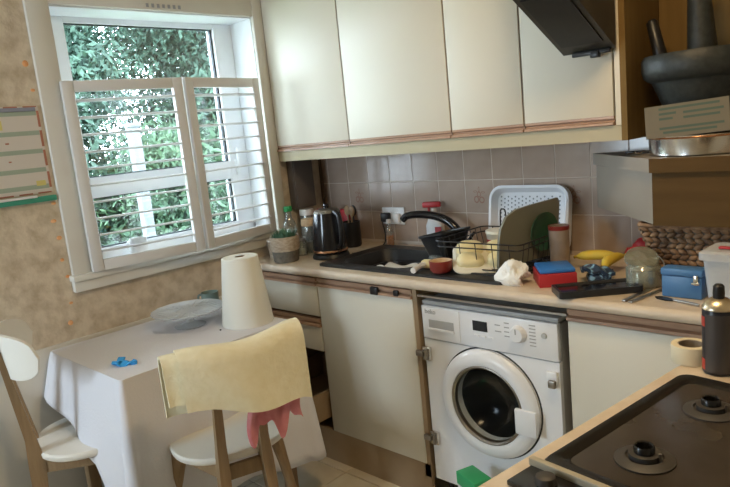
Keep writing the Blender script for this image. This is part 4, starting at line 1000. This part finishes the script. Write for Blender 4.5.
# grey-green chopping board and white colander tray
t = thing('chopping_board', 'dark olive grey chopping board standing in the dish rack', 'chopping board', (1.415, -0.275, 0.969), rot=(0, R(3), R(-13)))
pts = [(-0.160, 0.0), (-0.156, 0.09), (-0.145, 0.145), (-0.115, 0.188), (-0.065, 0.208), (0.02, 0.215), (0.165, 0.222), (0.175, 0.205), (0.160, 0.0)]
obj('board', prism(nb(), pts, 'x', -0.005, 0.005), 'board_grey', t)
t = thing('plate', 'dark green plate leaning against the chopping board', 'plate', (1.450, -0.215, 1.075), rot=(0, R(94), R(-13)))
obj('plate', lt([(0, -0.006), (0.04, -0.006), (0.06, 0.0), (0.075, 0.008), (0.075, 0.011), (0.058, 0.004), (0.04, -0.002), (0, -0.002)], 32), 'plate_green', t)
t = thing('colander_tray', 'white perforated plastic tray leaning against the tiles', 'tray', (1.298, -0.088, 0.951), rot=(R(-9), 0, 0))
w_, h_ = 0.185, 0.285
o1 = rrect(-w_, w_, 0, h_, 0.06); o2 = rrect(-w_+0.012, w_-0.012, 0.012, h_-0.012, 0.05); o3 = rrect(-w_+0.03, w_-0.03, 0.03, h_-0.03, 0.035)
obj('tray_body', loops(nb(), [[(p[0], 0.026, p[1]) for p in o1], [(p[0], -0.004, p[1]) for p in o1], [(p[0], -0.004, p[1]) for p in o2], [(p[0], 0.022, p[1]) for p in o3]]), 'tray_white', t)
bm = nb()
for i in range(17):
    for j in range(12):
        x = -0.138+i*0.017; z = 0.045+j*0.0175+(0.00875 if i % 2 else 0)
        if z > h_-0.045: continue
        lathe(bm, [(0, 0.0), (0.0042, 0.0)], 6, mx=Matrix.Translation((x, 0.0215, z)) @ Matrix.Rotation(R(90), 4, 'X'))
o = obj('perforation', bm, 'tray_hole', t, smooth=0); o['kind'] = 'stuff'
t = thing('canister', 'tall grey-brown tumbler with a red-brown rim beside the dish rack', 'tumbler', (1.535, -0.250, WZ))
obj('tumbler', lt([(0, 0), (0.032, 0), (0.035, 0.004), (0.037, 0.165), (0.034, 0.165), (0.032, 0.01), (0, 0.008)], 28), 'canister', t)
obj('rim', lt([(0.0372, 0.15), (0.0382, 0.152), (0.0382, 0.166), (0.0335, 0.166)], 28), 'dark_red', t)
# crumpled paper
def crumple(name, label, loc, r, m_, seed, cat):
    bm = nb(); bmesh.ops.create_icosphere(bm, subdivisions=4, radius=1.0); rg = random.Random(seed)
    ds = [(Vector((rg.gauss(0, 1), rg.gauss(0, 1), rg.gauss(0, 1))).normalized(), rg.uniform(0.2, 0.95)) for _ in range(46)]
    for v in bm.verts:
        d = v.co.normalized(); f = 1.0
        for q, h in ds:
            c = d.dot(q)
            if c > 0.80: f += 0.55*(h-0.6)*math.cos((1-c)/0.20*math.pi/2)*(1 if h > .5 else 1.6)
        f += 0.05*math.sin(23*d.x+7*d.z)*math.sin(19*d.y)
        v.co = Vector((d.x*r[0]*f, d.y*r[1]*f, max(d.z*r[2]*f, -r[2]*0.72)))
    zmin = min(v.co.z for v in bm.verts)
    for v in bm.verts: v.co.z -= zmin
    return tag(obj(name, bm, m_, smooth=28, loc=loc), label, cat)
crumple('crumpled_paper', 'crumpled white kitchen paper on the worktop edge', (1.500, -0.505, WZ), (0.062, 0.048, 0.048), 'paper_white', 11, 'paper')
# red and blue box, packet, black tray
t = thing('sweet_box', 'red box with a bright blue top on the worktop', 'box', (1.608, -0.435, WZ), R(38))
obj('box_body', bx(-0.062, 0.062, -0.070, 0.070, 0, 0.045, bev=0.002), 'red', t)
obj('box_lid', bx(-0.058, 0.060, -0.064, 0.068, 0.0452, 0.060, bev=0.006), 'blue_lid', t)
t = thing('snack_packet', 'dark blue shiny snack packet between the red box and bananas', 'packet', (1.738, -0.372, WZ), R(30))
bm = nb(); grid(bm, lambda u, v: (-0.05+0.10*u, -0.035+0.07*v, 0.052-0.05*u*0.4+0.012*math.sin(math.pi*u)*math.sin(math.pi*v)+0.005*math.sin(14*u+5*v)), 16, 12, 0.012)
obj('packet', bm, 'packet_dark', t)
obj('packet_seal', bx(-0.058, -0.048, -0.035, 0.035, 0.040, 0.044), 'packet_dark', t, smooth=0)
obj('packet_lower', bx(-0.04, 0.04, -0.028, 0.028, 0.0, 0.030, bev=0.012), 'packet_dark', t)
t = thing('black_tray', 'flat black tray lying at the front edge of the worktop', 'tray', (1.788, -0.494, WZ), R(42))
a1, a2, a3 = rrect(-0.135, 0.125, -0.060, 0.056, 0.012), rrect(-0.125, 0.115, -0.050, 0.046, 0.008), rrect(-0.121, 0.111, -0.046, 0.042, 0.006)
obj('tray', loops(nb(), [[(*p, 0) for p in a1], [(*p, 0.021) for p in a1], [(*p, 0.021) for p in a2], [(*p, 0.015) for p in a3]]), 'black_satin', t)
obj('inset', prism(nb(), rrect(-0.120, 0.110, -0.045, 0.041, 0.006), 'z', 0.0152, 0.0158), 'black_gloss', t)
# bananas
def banana(label, loc, rot, L):
    t = thing('banana', label, 'banana', loc, rot=rot, group='bananas on the worktop')
    N_ = 18; pts = [(L*(k/N_-0.5), 0.42*L*(0.25-(k/N_-0.5)**2)*1.3, 0) for k in range(N_+1)]
    rs = [0.019*max(0.30, 1-abs(2*k/N_-1)**3.2) for k in range(N_+1)]
    obj('peel', tube(nb(), pts, rs, 7), 'banana', t, smooth=60)
    e = pts[-1]; obj('stem', tube(nb(), [e, (e[0]+0.016, e[1]-0.016, 0), (e[0]+0.022, e[1]-0.020, 0)], [0.0065, 0.005, 0.006], 6), 'banana', t)
    obj('tip', ellipsoid(nb(), (pts[0][0]-0.001, pts[0][1], 0), 0.004, 0.006, 0.006, nu=8, nv=5), 'banana_tip', t)
banana('upper banana lying on top of the pair', (1.655, -0.200, 0.985), (R(155), R(-4), R(6)), 0.165)
banana('lower banana of the pair, nearer the glass jar', (1.752, -0.268, 0.985), (R(18), R(-6), R(88)), 0.16)
# red net bag
crumple('net_bag', 'small red net bag behind the glass jar', (1.775, -0.085, WZ), (0.06, 0.04, 0.05), 'red', 21, 'bag')
# glass clip jar
t = thing('clip_jar', 'low clear glass jar with its lid tilted open', 'jar', (1.890, -0.376, WZ))
obj('jar_body', lt([(0, 0), (0.050, 0), (0.054, 0.005), (0.054, 0.060), (0.046, 0.070), (0.047, 0.076), (0.043, 0.076), (0.043, 0.068), (0.050, 0.058), (0.050, 0.007), (0, 0.006)], 32), 'jar', t)
obj('jar_lid', lt([(0, 0.0), (0.050, 0.0), (0.053, 0.006), (0.050, 0.014), (0.03, 0.018), (0, 0.018)], 32, mx=Matrix.Translation((-0.012, 0.015, 0.080)) @ Matrix.Rotation(R(28), 4, 'X') @ Matrix.Rotation(R(14), 4, 'Y')), 'jar', t)
obj('wire_clip', tube(nb(), smooth_path([(0.05, 0.0, 0.05), (0.062, 0.005, 0.07), (0.05, 0.02, 0.085), (0.03, 0.035, 0.095)], 14), 0.002, 6), 'steel', t)
obj('contents', lt([(0, 0.007), (0.0485, 0.007), (0.0485, 0.035), (0, 0.038)], 28), 'cream_pale', t)
# knives and spatula
def knife(label, loc, rz, L, hm):
    t = thing('table_knife', label, 'knife', loc, rz, group='cutlery on the worktop')
    obj('blade', prism(nb(), [(0, -0.008), (L*0.55, -0.009), (L*0.6, 0.0), (L*0.55, 0.008), (0, 0.008)], 'z', 0.001, 0.003), 'steel', t)
    obj('handle', bx(-L*0.42, 0.0, -0.007, 0.007, 0.0, 0.006, bev=0.002), hm, t)
knife('steel knife lying in front of the glass jar, left of the pair', (1.915, -0.500, WZ), R(84), 0.19, 'steel')
knife('steel knife nearest the blue tin, right of the pair', (1.942, -0.505, WZ), R(80), 0.19, 'steel')
t = thing('palette_knife', 'dark grey spatula in front of the blue tin', 'spatula', (2.012, -0.512, WZ), R(-20))
obj('blade', loops(nb(), [[(*p, 0.001) for p in ((-0.045, -0.002), (-0.03, -0.012), (0.0, -0.013), (0.018, -0.004), (0.018, 0.004), (0.0, 0.013), (-0.03, 0.012), (-0.045, 0.002))], [(*p, 0.004) for p in ((-0.045, -0.002), (-0.03, -0.012), (0.0, -0.013), (0.018, -0.004), (0.018, 0.004), (0.0, 0.013), (-0.03, 0.012), (-0.045, 0.002))]]), 'black_satin', t)
obj('handle', tube(nb(), [(0.016, 0, 0.004), (0.05, 0, 0.005), (0.10, 0, 0.005)], [0.003, 0.0042, 0.004], 8), 'steel', t)
# blue tin
t = thing('blue_tin', 'blue metal tin with a silver clasp in front of the wicker basket', 'tin', (2.038, -0.452, WZ), R(-2))
obj('tin_body', bx(-0.057, 0.057, -0.026, 0.026, 0, 0.066, bev=0.004), 'tin_blue', t)
obj('tin_lid', bx(-0.059, 0.059, -0.028, 0.028, 0.0665, 0.088, bev=0.004), 'tin_blue', t)
bm = nb(); box(bm, 0.036, 0.050, -0.035, -0.0275, 0.044, 0.074, bev=0.003); tube(bm, [(0.033, -0.035, 0.05), (0.053, -0.035, 0.05)], 0.004, 8)
obj('clasp', bm, 'chrome', t)
# wicker basket
t = thing('wicker_basket', 'brown woven wicker basket under the corner shelf', 'basket', (2.10, -0.195, WZ))
def bk(z, o_=0.0): f = z/0.18; return rrect(-0.195-0.055*f-o_, 0.195+0.055*f+o_, -0.085-0.03*f-o_, 0.085+0.03*f+o_, 0.03)
obj('liner', loops(nb(), [[(*p, 0.001) for p in bk(0)], [(*p, 0.178) for p in bk(0.178)], [(*p, 0.178) for p in bk(0.178, -0.006)], [(*p, 0.008) for p in bk(0.008, -0.006)]]), 'woven_dark', t)
bm = nb()
for j in range(10):                           # plaited strands, alternating row by row
    z = 0.010 + j*0.0182; loop = [Vector((*p, z)) for p in bk(z, 0.004)]
    per = [0]
    for a, b in zip(loop, loop[1:]+loop[:1]): per.append(per[-1]+(b-a).length)
    n_ = int(per[-1]/0.026); ph = 0.5*(j % 2)
    for k in range(n_):
        s = ((k+ph)/n_)*per[-1] % per[-1]
        i = max(q for q in range(len(loop)) if per[q] <= s); a, b = loop[i], loop[(i+1) % len(loop)]
        d = (b-a).normalized() if (b-a).length > 1e-6 else Vector((1, 0, 0)); c = a + d*(s-per[i])
        ang = math.atan2(d.y, d.x); tilt = R(22 if j % 2 else -22)
        ellipsoid(bm, c, 0.0165, 0.0065, 0.0085, nu=8, nv=5, mx=(Matrix.Rotation(ang, 4, 'Z') @ Matrix.Rotation(tilt, 4, 'Y')).to_3x3())
o = obj('weave', bm, 'wicker', t, smooth=60); o['kind'] = 'stuff'
obj('rim', tube(nb(), [(*p, 0.184) for p in bk(0.18, 0.003)], 0.009, 6, closed=True), 'wicker', t)
# clear plastic tub with lid
t = thing('storage_tub', 'clear plastic storage tub with a red clip on its lid', 'tub', (2.236, -0.497, WZ), R(-2)); t.scale = (1, 1, 0.87)
def tb(f): return rrect(-0.105-f, 0.105+f, -0.055-f, 0.055+f, 0.02)
obj('tub_body', loops(nb(), [[(*p, 0) for p in tb(0)], [(*p, 0.165) for p in tb(0.012)], [(*p, 0.165) for p in tb(0.009)], [(*p, 0.004) for p in tb(-0.003)]]), 'tub', t)
obj('lid', loops(nb(), [[(*p, 0.160) for p in tb(0.013)], [(*p, 0.160) for p in tb(0.020)], [(*p, 0.182) for p in tb(0.020)], [(*p, 0.188) for p in tb(0.012)], [(*p, 0.186) for p in tb(-0.01)]], cap0=False), 'tub', t)
obj('lid_clip', bx(-0.085, -0.035, -0.030, -0.012, 0.1885, 0.196, bev=0.003), 'red', t)
bm = nb()
for k, (x, y, m_) in enumerate(((-0.05, 0.0, 0), (0.02, 0.01, 0), (0.06, -0.01, 0))): box(bm, x-0.03, x+0.025, y-0.035, y+0.035, 0.005, 0.05+0.02*k, bev=0.006)
obj('packed_items', bm, 'plastic_white', t)

# added ceiling lamp, out of view, for warm light on the right side
t = thing('added_lamp', 'round warm ceiling lamp added out of view', 'lamp', (2.05, -1.25, CZ))
dm('lamp_base', (0.8, 0.8, 0.78), 0.4)
obj('lamp_base', lt([(0, -0.001), (0.16, -0.001), (0.16, -0.02), (0, -0.02)], 32), 'lamp_base', t)
me = bpy.data.materials.new('lamp_glow'); me.use_nodes = True; b = me.node_tree.nodes['Principled BSDF']
b.inputs['Emission Color'].default_value = (1.0, 0.72, 0.40, 1); b.inputs['Emission Strength'].default_value = LAMP_POWER; b.inputs['Base Color'].default_value = (0.9, 0.85, 0.75, 1)
obj('lamp_shade', lt([(0.15, -0.02), (0.15, -0.045), (0.12, -0.07), (0.06, -0.082), (0, -0.085)], 32), me, t)
